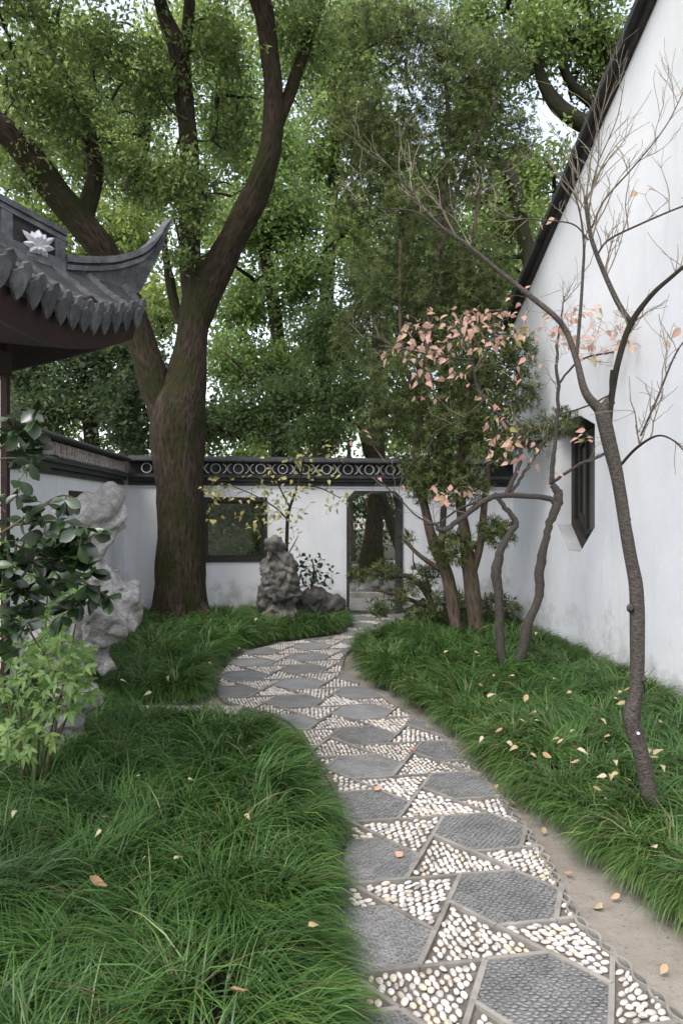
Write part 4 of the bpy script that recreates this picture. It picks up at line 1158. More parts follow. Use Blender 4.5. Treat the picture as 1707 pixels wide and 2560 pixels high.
# trunks and stones seen through the doorway
def plain_trunk(name, label, spec, mat, cat='tree trunk'):
    p, r = limb_px(spec, 5); root = empty(name, Vector((p[0].x, p[0].y, 0)), label, 'tree', 'trees seen through the doorway')
    m_ = MB(); m_.tube(p, r, 12, rough=0.1, seed=3); m_.build('trunk', M[mat], root, smooth=True)
plain_trunk('old_tree', 'thick dark reddish trunk seen through the doorway', [(928, 1440, 17.5, 84), (930, 1385, 17.5, 60), (934, 1330, 17.5, 46), (938, 1250, 17.5, 42), (942, 1100, 17.5, 40), (950, 800, 17.5, 40)], 'bark_camphor')
plain_trunk('young_tree', 'thin pale trunk at the left edge of the doorway view', [(884, 1402, 16.2, 14), (880, 1340, 16.2, 12), (874, 1250, 16.2, 11), (872, 1100, 16.2, 10)], 'bark_podocarpus')
m_ = MB(); m_.prism([[(0, 0), (2.2, 0), (2.2, 1.7), (0, 1.7)]], Vector((-0.35, 12.35, 0)), Vector((1, 0.18, 0)).normalized(), Vector((-0.1, 1, 0)).normalized(), ZV, 0.003, 0.02)
tag(m_.build('court_paving', M['slab_stone']), kind='structure')
def block(name, px0, px1, py0, py1, Y, d, mat, label, cat):
    a = P(px0, py1, Y); b = P(px1, py0, Y); m_ = MB()
    z0 = 0.0
    m_.box(((a.x + b.x) / 2, Y + d / 2, (z0 + b.z) / 2), (b.x - a.x, d, b.z - z0))
    o = m_.build(name, M[mat]); md = o.modifiers.new('b', 'BEVEL'); md.width = 0.015; md.segments = 2
    return tag(o, label, cat, kind='thing')
block('stone_block', 938, 992, 1404, 1424, 20.6, 0.5, 'plaster_clean', 'pale stone block seen through the doorway', 'stone')
block('kerb_stone', 868, 1012, 1481, 1489, 14.15, 0.15, 'slab_stone', 'low stone kerb crossing behind the doorway', 'kerb')
block('stone_step', 880, 932, 1413, 1424, 20.4, 0.4, 'garden_stone', 'grey stone step left of the pale block in the doorway', 'stone')
rock('garden_rock', [B_(935, 1455, 14.6, 22, 22), B_(965, 1468, 14.6, 26, 20), B_(915, 1475, 14.6, 30, 16)], 'limestone', 'pale boulder behind the doorway kerb', (0, 0, 0), 8, 0.03, 0.05, 0.03, 3)
rock('garden_rock', [B_(885, 1478, 14.7, 22, 16)], 'limestone', 'flat grey boulder at the left side of the doorway view', (0, 0, 0), 9, 0.03, 0.05, 0.03, 3)

# =================================================================== GRASS BEDS
def bed_height(d, h): return h * np.clip(0.25 + d / 0.2, 0, 1) ** 0.7
def smooth_poly(p, n=4):
    q = [tuple(a) for a in spline(list(p) + [p[0]], n)][:-1]
    return q
def flow(xy, ph):
    x, y = xy[:, 0], xy[:, 1]
    a = 2.2 * np.sin(1.9 * x + 1.3 * np.sin(1.1 * y + ph) + ph) + 1.8 * np.sin(1.6 * y - 0.9 * x + 2 * ph) + 1.2 * np.sin(4.1 * x + 3.3 * y + ph)
    return np.stack([np.cos(a), np.sin(a)], 1)
def grass_bed(poly, name, label, seed, ph, h=0.07, near_density=5600, c_dark=(0.016, 0.050, 0.012), c_mid=(0.092, 0.188, 0.038), c_tip=(0.15, 0.19, 0.055), yellow=0.0, holes=()):
    rg = np.random.default_rng(seed)
    poly = smooth_poly(poly)
    arr = np.array(poly); lo, hi = arr.min(0), arr.max(0)
    # soil mound
    n = int((hi[0]-lo[0]) / 0.09) + 2; k = int((hi[1]-lo[1]) / 0.09) + 2
    sp = 0.15
    gx, gy = np.meshgrid(np.arange(lo[0], hi[0], sp), np.arange(lo[1], hi[1], sp))
    t = np.stack([gx.ravel(), gy.ravel()], 1); t += rg.uniform(-sp * .5, sp * .5, t.shape)
    rim = np.concatenate([arr + (np.roll(arr, -1, 0) - arr) * f_ for f_ in np.linspace(0, 1, 4, endpoint=False)])
    rd_, rv_ = edge_dist(rim + (arr.mean(0) - rim) * 0.0005, poly)
    cands = [rim + np.array([math.cos(a_), math.sin(a_)]) * 0.055 for a_ in np.linspace(0, 2 * math.pi, 12, endpoint=False)]
    cands = np.concatenate(cands); cd_, _ = edge_dist(cands, poly)
    cands = cands[in_poly(cands, poly) & (cd_ > 0.045)]
    cands = cands[rg.permutation(len(cands))[:len(rim)]]
    t = np.concatenate([t, cands])
    t = t[in_poly(t, poly)]
    for (hx, hy, hr) in holes: t = t[np.hypot(t[:, 0] - hx, t[:, 1] - hy) > hr]
    # only what the photograph can see
    vis = (np.abs(t[:, 0]) < 0.5 * (t[:, 1] + 1.2) + 0.25)
    t = t[vis]
    d, ov = edge_dist(t, poly)
    sg = 0.31
    cxs, cys = np.meshgrid(np.arange(lo[0], hi[0] + sg, sg), np.arange(lo[1], hi[1] + sg, sg))
    sup = np.stack([cxs.ravel(), cys.ravel()], 1) + rg.uniform(-sg * .42, sg * .42, (cxs.size, 2))
    dd = np.linalg.norm(t[:, None] - sup[None], axis=2); ni = dd.argmin(1); nd_ = dd[np.arange(len(t)), ni]
    tz = bed_height(d, h) + 0.055 * np.clip(1 - nd_ / 0.2, 0, 1) * np.clip(d / 0.1, 0, 1)
    mop = (t - sup[ni]) / (nd_[:, None] + 0.02); stonev = rg.uniform(0, 1, len(sup))[ni]
    fl = flow(t, ph)
    dist = t[:, 1]
    dens = near_density * np.clip(3.2 / dist, 0.34, 1.15)
    nb = np.maximum(3, rg.poisson(dens * sp * sp))
    nb = np.where(d < 0.12, (nb * 1.5).astype(int), nb)
    idx = np.repeat(np.arange(len(t)), nb); N = len(idx)
    tdir = unit(rg.normal(size=(len(t), 2))); tuft_len = rg.uniform(0.75, 1.3, len(t)); tuft_tone = rg.uniform(0, 1, len(t))
    edge = np.clip(1 - d[idx] / 0.22, 0, 1)[:, None]
    az = unit(rg.normal(size=(N, 2))) * 0.5 + mop[idx] * 0.75 + fl[idx] * 0.5 + ov[idx] * edge * 1.15
    az /= np.linalg.norm(az, axis=1, keepdims=True) + 1e-9
    base = np.concatenate([t[idx] + rg.normal(size=(N, 2)) * 0.032, (tz[idx])[:, None]], 1)
    L = rg.uniform(0.19, 0.36, N) * tuft_len[idx] * (1 - 0.22 * edge[:, 0])
    el0 = np.radians(rg.uniform(24, 72, N)); bend = np.radians(rg.uniform(60, 120, N)) + edge[:, 0] * 0.5; el0 = el0 + edge[:, 0] * 0.25
    K = 4
    pts = [base]; p = base.copy()
    for s_ in range(K):
        el = el0 - bend * ((s_ + 0.4) / K) ** 1.15
        step = (L / K)[:, None]
        p = p + np.concatenate([az * np.cos(el)[:, None], np.sin(el)[:, None]], 1) * step
        p[:, 2] = np.maximum(p[:, 2], 0.022 + 0.02 * rg.uniform(0, 1, N))
        pts.append(p.copy())
    side = np.stack([-az[:, 1], az[:, 0], rg.normal(size=N) * 0.35], 1); side = unit(side)
    wd = (0.0025 + 0.00028 * np.clip(base[:, 1] - 2.0, 0, 9)) * rg.uniform(0.7, 1.3, N)
    prof = [0.8, 1.0, 0.85, 0.55, 0.08]
    V = np.stack([q + sg * side * (wd * pr)[:, None] for q, pr in zip(pts, prof) for sg in (-1, 1)], 1)       # N,10,3
    F = np.array([[2*i, 2*i+1, 2*i+3, 2*i+2] for i in range(K)])[None] + (np.arange(N) * 10)[:, None, None]
    tone = np.clip(0.2 * tuft_tone[idx] + 0.38 * stonev[idx] + 0.45 * rg.uniform(0, 1, N), 0, 1)[:, None]
    col = np.array(c_dark) * (1 - tone) + np.array(c_mid) * tone
    dry = (rg.uniform(0, 1, N) < 0.03 + yellow * np.clip(1 - d[idx] / 0.5, 0, 1))[:, None]
    col = np.where(dry, np.array(c_tip) * rg.uniform(0.7, 1.2, (N, 1)), col)
    straw = (rg.uniform(0, 1, N) < 0.025)[:, None]
    col = np.where(straw, np.array((0.15, 0.11, 0.055)) * rg.uniform(0.4, 1.1, (N, 1)), col)
    C = np.repeat(col, 10, axis=0)
    GV.append(V.reshape(-1, 3))
    o = link(name, np_mesh(name, V.reshape(-1, 3), F.reshape(-1, 4), C, M['grass_blade']))
    tag(o, label, 'grass', kind='stuff')
    # soil under it
    m_ = MB(); ring = []
    cpt = arr.mean(0)
    m_.prism([[(p_[0], p_[1]) for p_ in poly]], (0, 0, 0), (1, 0, 0), (0, 1, 0), (0, 0, 1), 0.004, 0.022)
    s2 = m_.build('bed_soil', M['bed_soil']); tag(s2, kind='structure')
    return poly
GV = []
BED_LF = [(-0.12, 1.75), (-0.14, 2.6), (-0.16, 3.4), (-0.19, 4.1), (-0.33, 4.8), (-0.54, 5.3), (-0.80, 5.65), (-1.3, 5.75), (-1.7, 5.8), (-2.0, 6.2), (-2.7, 6.2), (-3.0, 4.4), (-2.2, 3.0), (-1.6, 2.2), (-1.4, 1.75)]
BED_LB = [(-1.24, 6.66), (-1.36, 7.3), (-1.38, 8.0), (-1.3, 8.75), (-0.9, 9.55), (-0.3, 10.0), (-0.06, 10.4), (-0.03, 11.0), (-0.15, 11.55), (-1.6, 11.45), (-2.9, 11.15), (-2.95, 9.5), (-2.8, 7.4), (-2.4, 6.75), (-1.8, 6.62)]
BED_R = [(1.85, 2.1), (1.60, 2.75), (1.40, 3.15), (1.26, 3.6), (1.15, 4.1), (1.06, 4.6), (0.95, 5.25), (0.74, 6.2), (0.50, 6.95), (0.30, 7.5), (0.24, 8.2), (0.30, 8.9), (0.62, 9.7), (0.95, 10.2), (1.5, 10.6), (2.15, 10.5), (2.28, 10.0), (2.42, 8.3), (2.58, 6.5), (2.7, 5.0), (2.8, 3.0), (2.6, 2.1)]
grass_bed(BED_LF, 'mondo_grass', 'long arching dark green grass filling the left foreground bed', 51, 0.4, 0.06, yellow=0.05)
grass_bed(BED_LB, 'mondo_grass', 'grass bed around the big tree and the dark rock by the wall', 52, 1.7, 0.08, yellow=0.08, holes=[(-2.24, 10.85, 0.36), (-0.85, 10.6, 0.25)])
grass_bed(BED_R, 'mondo_grass', 'grass bed with fallen leaves between path and white house', 53, 2.9, 0.09, yellow=0.22)

# height of the grass on a 4 cm grid, so that leaves can lie on it
GR = np.full((180, 300), 0.0)
gv = np.concatenate(GV); gi = ((gv[:, 0] + 3.6) / 0.04).astype(int); gj = ((gv[:, 1] - 0.8) / 0.04).astype(int)
ok = (gi >= 0) & (gi < 180) & (gj >= 0) & (gj < 300)
np.maximum.at(GR, (gi[ok], gj[ok]), gv[ok, 2])
def on_grass(px, py):
    c = Vector((0, 0, CAMZ)); d = P(px, py, 1.0) - c
    t = 1.5
    while t < 12.5:
        q = c + d * t; i = int((q.x + 3.6) / 0.04); j = int((q.y - 0.8) / 0.04)
        g = GR[i, j] if 0 <= i < 180 and 0 <= j < 300 else 0
        if q.z < max(g - 0.012, 0.02): return q
        t += 0.01
    return G(px, py, 0.05)

# =================================================================== PODOCARPUS TREES (narrow leaves in rosettes)
def podocarpus(name, label, stems, clumps, n_ros, seed, nl=11, length=0.075, bright=None, group=None):
    rg = np.random.default_rng(seed); rr = random.Random(seed)
    nodes = []; root = None
    for i, st in enumerate(stems):
        p, r = limb_px(st, 6)
        if root is None: root = empty(name, Vector((p[0].x, p[0].y, 0)), label, 'tree' if 'tree' in name else 'shrub', group)
        m_ = MB(); m_.tube(p, r, 10, rough=0.12, seed=seed + i); m_.build('trunk' if i == 0 else 'stem', M['bark_podocarpus'], root, smooth=True)
        nodes += p[len(p)//4:]
    cl = [px_clump(*q[:6]) for q in clumps]
    vol = np.array([c[1][0]*c[1][1]*c[1][2] for c in cl]) ** 0.6
    idx = rg.choice(len(cl), n_ros, p=vol / vol.sum())
    cen = np.array([tuple(c[0]) for c in cl])[idx]; rad = np.array([tuple(c[1]) for c in cl])[idx]
    d = unit(rg.normal(size=(n_ros, 3))); r = rg.uniform(0.1, 1, n_ros) ** 0.5
    pos = cen + d * rad * r[:, None]
    ax = unit(d * 0.7 + rg.normal(size=(n_ros, 3)) * 0.35 + np.array([0, 0, 0.5]))
    m_ = MB(); attach(m_, nodes, [Vector(q) for q in pos[:: max(1, n_ros // 160)]], 0.014, 0.003, 5, 0.10, rr)
    b_ = m_.build('branch', M['bark_dark'], root, smooth=True); b_['kind'] = 'stuff'
    crown_part([rosette_arrays(pos, ax, nl, length, 0.0105, (0.042, 0.064, 0.024), (0.22, 0.26, 0.09), rg)], 'crown', root)
    return root
podocarpus('podocarpus_tree', 'slender left one of the two narrow-leaved trees right of the doorway',
    [[(1148, 1625, 9.35, 40), (1138, 1560, 9.35, 32), (1118, 1440, 9.4, 32), (1085, 1360, 9.4, 28), (1062, 1270, 9.45, 22), (1040, 1150, 9.5, 18), (1060, 950, 9.55, 18), (1080, 760, 9.6, 18), (1100, 560, 9.6, 16), (1120, 350, 9.6, 12), (1110, 150, 9.6, 8)],
     [(1110, 1430, 9.4, 14), (1050, 1390, 9.4, 11), (1005, 1345, 9.4, 8)], [(1100, 1400, 9.4, 18), (1108, 1280, 9.4, 16), (1112, 1130, 9.4, 14), (1010, 900, 9.5, 10), (1000, 600, 9.4, 9)], [(1095, 640, 9.6, 12), (1160, 420, 9.5, 10), (1240, 250, 9.4, 8)]],
    [(1040, 480, 9.7, 130, 160, .7), (960, 330, 9.8, 110, 120, .6), (1120, 250, 9.6, 130, 110, .6), (1200, 150, 9.5, 130, 80, .5), (1050, 120, 9.7, 110, 90, .5), (960, 700, 9.8, 100, 150, .5), (1080, 720, 9.6, 100, 130, .5), (1000, 960, 9.5, 110, 100, .5), (940, 1060, 9.5, 60, 50, .3), (1060, 1140, 9.4, 80, 70, .35), (900, 500, 10, 80, 120, .4), (1180, 400, 9.6, 80, 120, .4), (980, 60, 9.8, 160, 60, .5), (900, 250, 10, 90, 120, .4), (880, 850, 9.9, 60, 90, .3), (1290, 330, 9.6, 60, 100, .3)], 8200, 61, group='narrow-leaved trees by the doorway')
podocarpus('podocarpus_tree', 'thicker right one of the two narrow-leaved trees right of the doorway',
    [[(1195, 1625, 9.3, 46), (1188, 1550, 9.3, 40), (1178, 1470, 9.3, 40), (1172, 1420, 9.3, 36), (1160, 1330, 9.3, 28), (1150, 1240, 9.3, 24), (1160, 1050, 9.35, 20), (1190, 850, 9.4, 16), (1180, 650, 9.4, 12), (1200, 450, 9.5, 8)],
     [(1180, 1430, 9.3, 22), (1200, 1360, 9.25, 20), (1212, 1240, 9.2, 16), (1230, 1100, 9.2, 12), (1260, 950, 9.2, 8)], [(1165, 1380, 9.3, 14), (1240, 1330, 9.2, 8), (1280, 1310, 9.2, 6)]],
    [(1180, 900, 9.3, 110, 110, .45), (1130, 1060, 9.3, 90, 90, .4), (1230, 1080, 9.2, 80, 90, .35), (1200, 700, 9.4, 90, 120, .4), (1300, 980, 9.1, 50, 60, .25), (1400, 1060, 8.3, 60, 40, .2), (1150, 1210, 9.2, 80, 60, .3), (1240, 1330, 9.1, 50, 40, .2), (1060, 1200, 9.3, 60, 60, .3), (1130, 1370, 9.3, 60, 50, .25), (1320, 1090, 9.0, 60, 40, .2), (1290, 880, 9.2, 50, 60, .25)], 3600, 62, length=0.08, group='narrow-leaved trees by the doorway')
podocarpus('podocarpus_shrub', 'low narrow-leaved shrub reaching across the right side of the doorway',
    [[(1090, 1600, 10.4, 22), (1075, 1500, 10.3, 18), (1030, 1445, 10.2, 14), (980, 1440, 10.1, 10), (930, 1435, 10.0, 7)], [(1075, 1520, 10.3, 12), (1000, 1490, 10.1, 9), (940, 1475, 10.0, 6)], [(1060, 1500, 10.3, 12), (1010, 1530, 10.1, 8)], [(1075, 1480, 10.3, 10), (1060, 1420, 10.3, 6)]],
    [(960, 1430, 10.1, 40, 26, .2), (900, 1440, 10.0, 34, 18, .15), (1010, 1490, 10.1, 40, 36, .2), (1060, 1440, 10.2, 50, 40, .2), (1100, 1520, 10.1, 60, 40, .3), (950, 1520, 10, 30, 24, .15), (1170, 1520, 10.2, 70, 40, .3), (1020, 1345, 10.2, 26, 16, .1), (1250, 1520, 10.2, 50, 40, .3), (1040, 1540, 9.9, 30, 20, .15)], 700, 63, length=0.095)

# =================================================================== SMALL TREES WITH INDIVIDUAL LEAVES
LM = {'pink': leaf_mesh('leaf', 'pink_leaf', 'ovate', 0.18), 'yellow': leaf_mesh('leaf', 'yellow_leaf', 'ovate', 0.15), 'dark': leaf_mesh('leaf', 'dark_leaf', 'oval', 0.12), 'nandina': leaf_mesh('leaf', 'nandina_leaf', 'lance', 0.12)}
def put_leaves(root, ends, kind, size, rr, per=(1, 2), droop=0.6, up=0.6):
    for p, t in ends:
        for _ in range(rr.randint(*per)):
            d = Vector(t) * 0.5 + Vector((rr.gauss(0, 1), rr.gauss(0, 1), rr.gauss(0, .6) - droop)) * 0.8
            nr = Vector((rr.gauss(0, .5), rr.gauss(0, .5) - 0.35, up + rr.gauss(0, .4)))
            link('leaf', LM[kind], root, leaf_matrix(p, d, nr, size * rr.uniform(0.7, 1.25)))
def scatter(clusters, rr):
    out = []
    for (px, py, Y, rx, ry, rd, n) in clusters:
        for _ in range(n):
            a = rr.uniform(0, 2 * math.pi); r = math.sqrt(rr.random())
            out.append(P(px + rx * r * math.cos(a), py + ry * r * math.sin(a), Y + rr.uniform(-rd, rd)))
    return out
def twigs(mb, path, rads, rr, n, L0, depth=1, r0=0.006, nodes=None, upb=0.35, lo=0.3):
    """bare side twigs along a branch"""
    for _ in range(n):
        i = rr.randrange(int(len(path) * lo), len(path) - 1)
        p = path[i]; t = (path[i + 1] - path[i]).normalized()
        side = Vector((rr.gauss(0, 1), rr.gauss(0, .7), rr.gauss(0, 1))); side = (side - t * side.dot(t)).normalized()
        d = (t * rr.uniform(0.5, 1.0) + side * rr.uniform(0.5, 1.0) + Vector((0, 0, upb))).normalized()
        L = L0 * rr.uniform(0.5, 1.3); k = 6
        q = [p]; c = p.copy()
        for s_ in range(k):
            d = (d + Vector((rr.gauss(0, .16), rr.gauss(0, .12), rr.gauss(0, .14) + 0.03))).normalized()
            c = c + d * (L / k); q.append(c.copy())
        r = min(r0, rads[i] * 0.7)
        rs = [r + (0.0011 - r) * s_ / k for s_ in range(k + 1)]
        mb.tube(q, rs, 5, cap=False, seed=rr.random() * 9)
        if nodes is not None: nodes.extend(q)
        if depth > 0: twigs(mb, q, rs, rr, 4, L * 0.55, depth - 1, r0 * 0.6, nodes, upb, 0.15)

# --- near bare tree on the right
rr = random.Random(71)
YT = 3.88
bare = empty('bare_tree', G(1635, 2095), 'nearest slim tree with bare upper twigs and a leaning grey trunk', 'tree')
mb = MB(); p, r = limb_px([(1656, 2130, YT, 56), (1640, 2060, YT, 50), (1622, 1985, YT, 48), (1604, 1900, YT, 44), (1585, 1830, YT, 48), (1578, 1790, YT, 50), (1590, 1720, YT, 38), (1592, 1600, YT, 38), (1590, 1480, YT, 40), (1572, 1380, YT, 40), (1556, 1270, YT, 38), (1540, 1180, YT, 38), (1522, 1110, YT, 40), (1508, 1050, YT, 44), (1500, 1020, YT, 40)], 6)
mb.tube(p, [q * 0.84 for q in r], 16, rough=0.2, seed=4)
for px, py, dx in ((1604, 1700, .03), (1562, 1300, .035), (1575, 1520, -.03), (1548, 1190, -.03), (1585, 1440, .03), (1600, 1880, -.03)):
    c = P(px, py, YT - 0.01); mb.tube([c, c + Vector((dx * 0.55, -0.012, 0.012))], [0.022, 0.009], 8, rough=0.4, seed=px)
mb.build('trunk', M['bark_grey'], bare, smooth=True)
cut = MB(); c = P(1584, 1826, YT); cut.tube([c + Vector((0, -0.05, 0)), c + Vector((0, -0.058, 0.002))], [0.008, 0.007], 10); cut.build('pruning_scar', M['white_ornament'], bare)
tw = MB(); bnodes = []
def bl(spec, n=6, sides=9, mat='bark_grey', name='branch', ntw=0, tl=0.3, dep=1, upb=0.35, lo=0.3):
    p, r = limb_px(spec, n); r = [q * 0.78 for q in r]; m_ = MB(); m_.tube(p, r, sides, rough=0.12, seed=rr.random() * 9); m_.build(name, M[mat], bare, smooth=True); bnodes.extend(p)
    if ntw: twigs(tw, p, r, rr, ntw, tl, dep, 0.0045, bnodes, upb, lo)
    return p, r
bl([(1502, 1030, YT, 36), (1462, 980, YT, 26), (1440, 900, YT + .05, 20), (1415, 830, YT + .1, 19), (1385, 790, YT + .1, 19), (1330, 745, YT + .15, 18), (1250, 680, YT + .2, 14), (1165, 610, YT + .25, 12), (1090, 555, YT + .3, 9), (1030, 480, YT + .35, 6), (985, 430, YT + .35, 4), (945, 385, YT + .4, 2.5)], ntw=9, tl=0.34, lo=0.55)
bl([(1500, 1030, YT, 34), (1518, 1008, YT, 34), (1528, 1000, YT, 30)], name='cut_stub')
bl([(1520, 1070, YT, 22), (1528, 990, YT - .02, 20), (1545, 900, YT - .04, 20), (1575, 810, YT - .06, 19), (1625, 740, YT - .1, 17), (1680, 690, YT - .12, 14), (1740, 640, YT - .15, 12)], mat='bark_dark', ntw=4, tl=0.3)
bl([(1530, 1010, YT, 12), (1526, 960, YT, 11), (1528, 925, YT, 8)], mat='bark_dark', name='dead_stub')
bl([(1582, 815, YT - .05, 17), (1545, 760, YT - .03, 18), (1508, 680, YT, 16), (1478, 600, YT, 14), (1466, 530, YT, 13), (1462, 490, YT, 11)], ntw=10, tl=0.5, upb=0.8, lo=0.3)
bl([(1490, 640, YT, 6), (1520, 600, YT - .05, 7), (1600, 560, YT - .1, 7), (1707, 515, YT - .15, 6), (1790, 490, YT - .2, 5)], ntw=8, tl=0.3, upb=.9, lo=0.1)
bl([(1478, 570, YT, 7), (1510, 500, YT, 6), (1580, 420, YT - .05, 5), (1660, 320, YT - .1, 4), (1707, 230, YT - .1, 3)], ntw=9, tl=0.28, upb=.9, lo=0.1)
bl([(1470, 530, YT, 6), (1490, 420, YT, 4), (1540, 300, YT, 3), (1560, 200, YT, 2)], ntw=6, tl=0.25, upb=.7, lo=0.2)
bl([(1440, 895, YT + .05, 10), (1448, 800, YT + .05, 11), (1455, 700, YT + .05, 10), (1458, 600, YT + .05, 8), (1440, 500, YT + .05, 5), (1400, 430, YT + .05, 3)], ntw=6, tl=0.28, upb=.5, lo=0.4)
bl([(1470, 600, YT + .02, 5), (1430, 560, YT + .05, 5), (1350, 550, YT + .1, 4.5), (1260, 540, YT + .15, 4), (1200, 500, YT + .2, 2.5)], ntw=5, tl=0.2, lo=0.3)
bl([(1075, 545, YT + .3, 6), (1140, 520, YT + .3, 4.5), (1210, 470, YT + .3, 4), (1300, 390, YT + .3, 3), (1400, 330, YT + .3, 2)], ntw=6, tl=0.2, lo=0.2)
bl([(1100, 575, YT + .3, 6), (1040, 530, YT + .3, 4), (960, 520, YT + .3, 3), (890, 510, YT + .3, 2)], ntw=4, tl=0.2, lo=0.3)
bl([(1548, 1165, YT, 10), (1590, 1120, YT - .1, 9), (1640, 1090, YT - .2, 7), (1680, 1100, YT - .25, 5), (1720, 1140, YT - .3, 4)], ntw=5, tl=0.3, upb=-.3, lo=0.3, mat='bark_dark')
bl([(1600, 1090, YT - .05, 6), (1640, 1000, YT - .1, 7), (1690, 880, YT - .1, 6), (1740, 820, YT - .1, 5)], ntw=6, tl=0.25, lo=0.2)
b_ = tw.build('twig', M['bark_twig'], bare, smooth=True); b_['kind'] = 'stuff'
ends = [(Vector(q), Vector((0, 0, 1))) for q in (P(1620, 475, YT), P(1590, 480, YT), P(1345, 557, YT + .1), P(1385, 545, YT + .08), P(1700, 820, YT), P(1660, 850, YT))]
m_ = MB(); e2 = attach(m_, bnodes[::2], [e[0] for e in ends], 0.003, 0.001, 4, 0.05, rr); m_.build('leaf_stalk', M['bark_twig'], bare, smooth=True)['kind'] = 'stuff'
put_leaves(bare, e2, 'pink', 0.06, rr, (1, 1))

# --- two-stemmed small tree with pink and orange leaves
rr = random.Random(72)
YP = 7.4
pink = empty('autumn_tree', G(1262, 1705), 'small crooked twin-stemmed tree carrying pink and orange autumn leaves', 'tree')
pn = []
tw = MB()
def pl(spec, name='branch', ntw=0, tl=0.35, n=6, sides=9):
    p, r = limb_px(spec, n); r = [q * 0.86 for q in r]; p = [q + Vector((rr.gauss(0, .006), 0, 0)) for q in p]; m_ = MB(); m_.tube(p, r, sides, rough=0.28, seed=rr.random() * 9); m_.build(name, M['bark_grey'], pink, smooth=True); pn.extend(p)
    if ntw: twigs(tw, p, r, rr, ntw, tl, 1, 0.004, pn, 0.3)
pl([(1266, 1725, YP, 34), (1258, 1660, YP, 28), (1248, 1560, YP, 26), (1245, 1480, YP, 26), (1240, 1420, YP, 28), (1262, 1350, YP, 20), (1288, 1310, YP, 17), (1278, 1290, YP, 16), (1255, 1260, YP, 14), (1238, 1235, YP, 13)], 'trunk', 0)
pl([(1268, 1700, YP, 28), (1300, 1640, YP, 30), (1318, 1560, YP, 30), (1345, 1500, YP, 26), (1350, 1420, YP, 25), (1368, 1330, YP, 24), (1390, 1270, YP, 26), (1396, 1236, YP, 24), (1378, 1212, YP, 18)], 'trunk', 0)
pl([(1390, 1262, YP, 18), (1368, 1245, YP, 16), (1310, 1240, YP, 16), (1262, 1238, YP, 17), (1215, 1248, YP, 16), (1160, 1290, YP, 14), (1110, 1325, YP, 14), (1085, 1310, YP, 10), (1060, 1310, YP, 8)], 'branch', 4)
pl([(1262, 1240, YP, 14), (1290, 1180, YP, 13), (1300, 1110, YP, 12), (1270, 1060, YP, 9), (1230, 1020, YP, 8), (1200, 980, YP, 7), (1170, 880, YP, 6), (1150, 800, YP, 4)], 'branch', 8)
pl([(1378, 1212, YP, 15), (1385, 1120, YP, 12), (1395, 1000, YP, 10), (1390, 900, YP, 8), (1400, 800, YP, 6), (1410, 740, YP, 4)], 'branch', 8)
pl([(1380, 1205, YP, 9), (1450, 1160, YP, 9), (1500, 1140, YP, 9), (1560, 1110, YP, 8), (1620, 1095, YP, 6)], 'branch', 5)
pl([(1270, 1240, YP, 10), (1310, 1180, YP, 9), (1350, 1120, YP, 8), (1370, 1080, YP, 6)], 'branch', 4)
pl([(1230, 1245, YP, 8), (1150, 1270, YP, 7), (1080, 1310, YP, 6), (1000, 1250, YP, 4), (940, 1190, YP, 3)], 'branch', 4)
pl([(1210, 1000, YP, 6), (1150, 1050, YP, 5), (1090, 1080, YP, 4), (1060, 1150, YP, 3)], 'branch', 4)
pl([(1180, 900, YP, 6), (1100, 890, YP, 5), (1000, 870, YP, 4), (940, 840, YP, 2.5), (900, 850, YP, 2)], 'branch', 6)
pl([(1395, 960, YP, 7), (1450, 900, YP, 6), (1530, 880, YP, 5), (1620, 860, YP, 4), (1690, 800, YP, 3)], 'branch', 6)
pl([(1390, 1040, YP, 6), (1480, 1010, YP, 5), (1570, 960, YP, 4), (1650, 920, YP, 3)], 'branch', 6)
tgt = scatter([(1130, 830, 7.3, 120, 65, .5, 84), (1230, 820, 7.3, 100, 55, .4, 60), (1080, 900, 7.3, 110, 60, .4, 40), (1350, 820, 7.4, 80, 50, .4, 22), (1480, 830, 7.4, 100, 70, .5, 110), (1620, 830, 7.2, 90, 65, .5, 120), (1120, 980, 7.3, 120, 40, .4, 14), (1260, 1060, 7.3, 60, 60, .3, 24), (1280, 1130, 7.2, 70, 50, .3, 24), (1130, 1230, 7.1, 60, 30, .3, 20), (1480, 1090, 7.2, 60, 25, .2, 10), (1060, 790, 7.3, 60, 40, .3, 8), (1000, 880, 7.4, 60, 50, .3, 12), (900, 1090, 7.3, 30, 25, .1, 4), (1330, 930, 7.3, 60, 60, .3, 8), (1280, 740, 7.4, 80, 20, .2, 6), (960, 1230, 7.2, 50, 40, .2, 4), (1370, 1170, 7.2, 40, 40, .2, 3)], rr)
ends = attach(tw, pn[::3], tgt, 0.0045, 0.0012, 5, 0.08, rr)
tw.build('twig', M['bark_twig'], pink, smooth=True)['kind'] = 'stuff'
pinks, yel = [], []
for e in ends: (pinks if rr.random() < 0.88 else yel).append(e)
rr.shuffle(pinks)
put_leaves(pink, pinks[:270], 'pink', 0.082, rr, (1, 1), 0.7)
m_ = MB(); lv = [v.co.copy() for v in LM['pink'].vertices]; lf = [tuple(f.vertices) for f in LM['pink'].polygons]
for p, t in pinks[270:]:
    m4 = leaf_matrix(p, Vector(t) * 0.5 + Vector((rr.gauss(0, 1), rr.gauss(0, 1), rr.gauss(0, .6) - .7)) * .8, Vector((rr.gauss(0, .5), rr.gauss(0, .5) - .35, .6)), 0.082 * rr.uniform(.6, 1.25)); m_.add([m4 @ q for q in lv], lf)
m_.build('leaf_mass', M['pink_leaf'], pink, smooth=True)['kind'] = 'stuff'
put_leaves(pink, yel, 'yellow', 0.085, rr, (1, 1), 0.7)

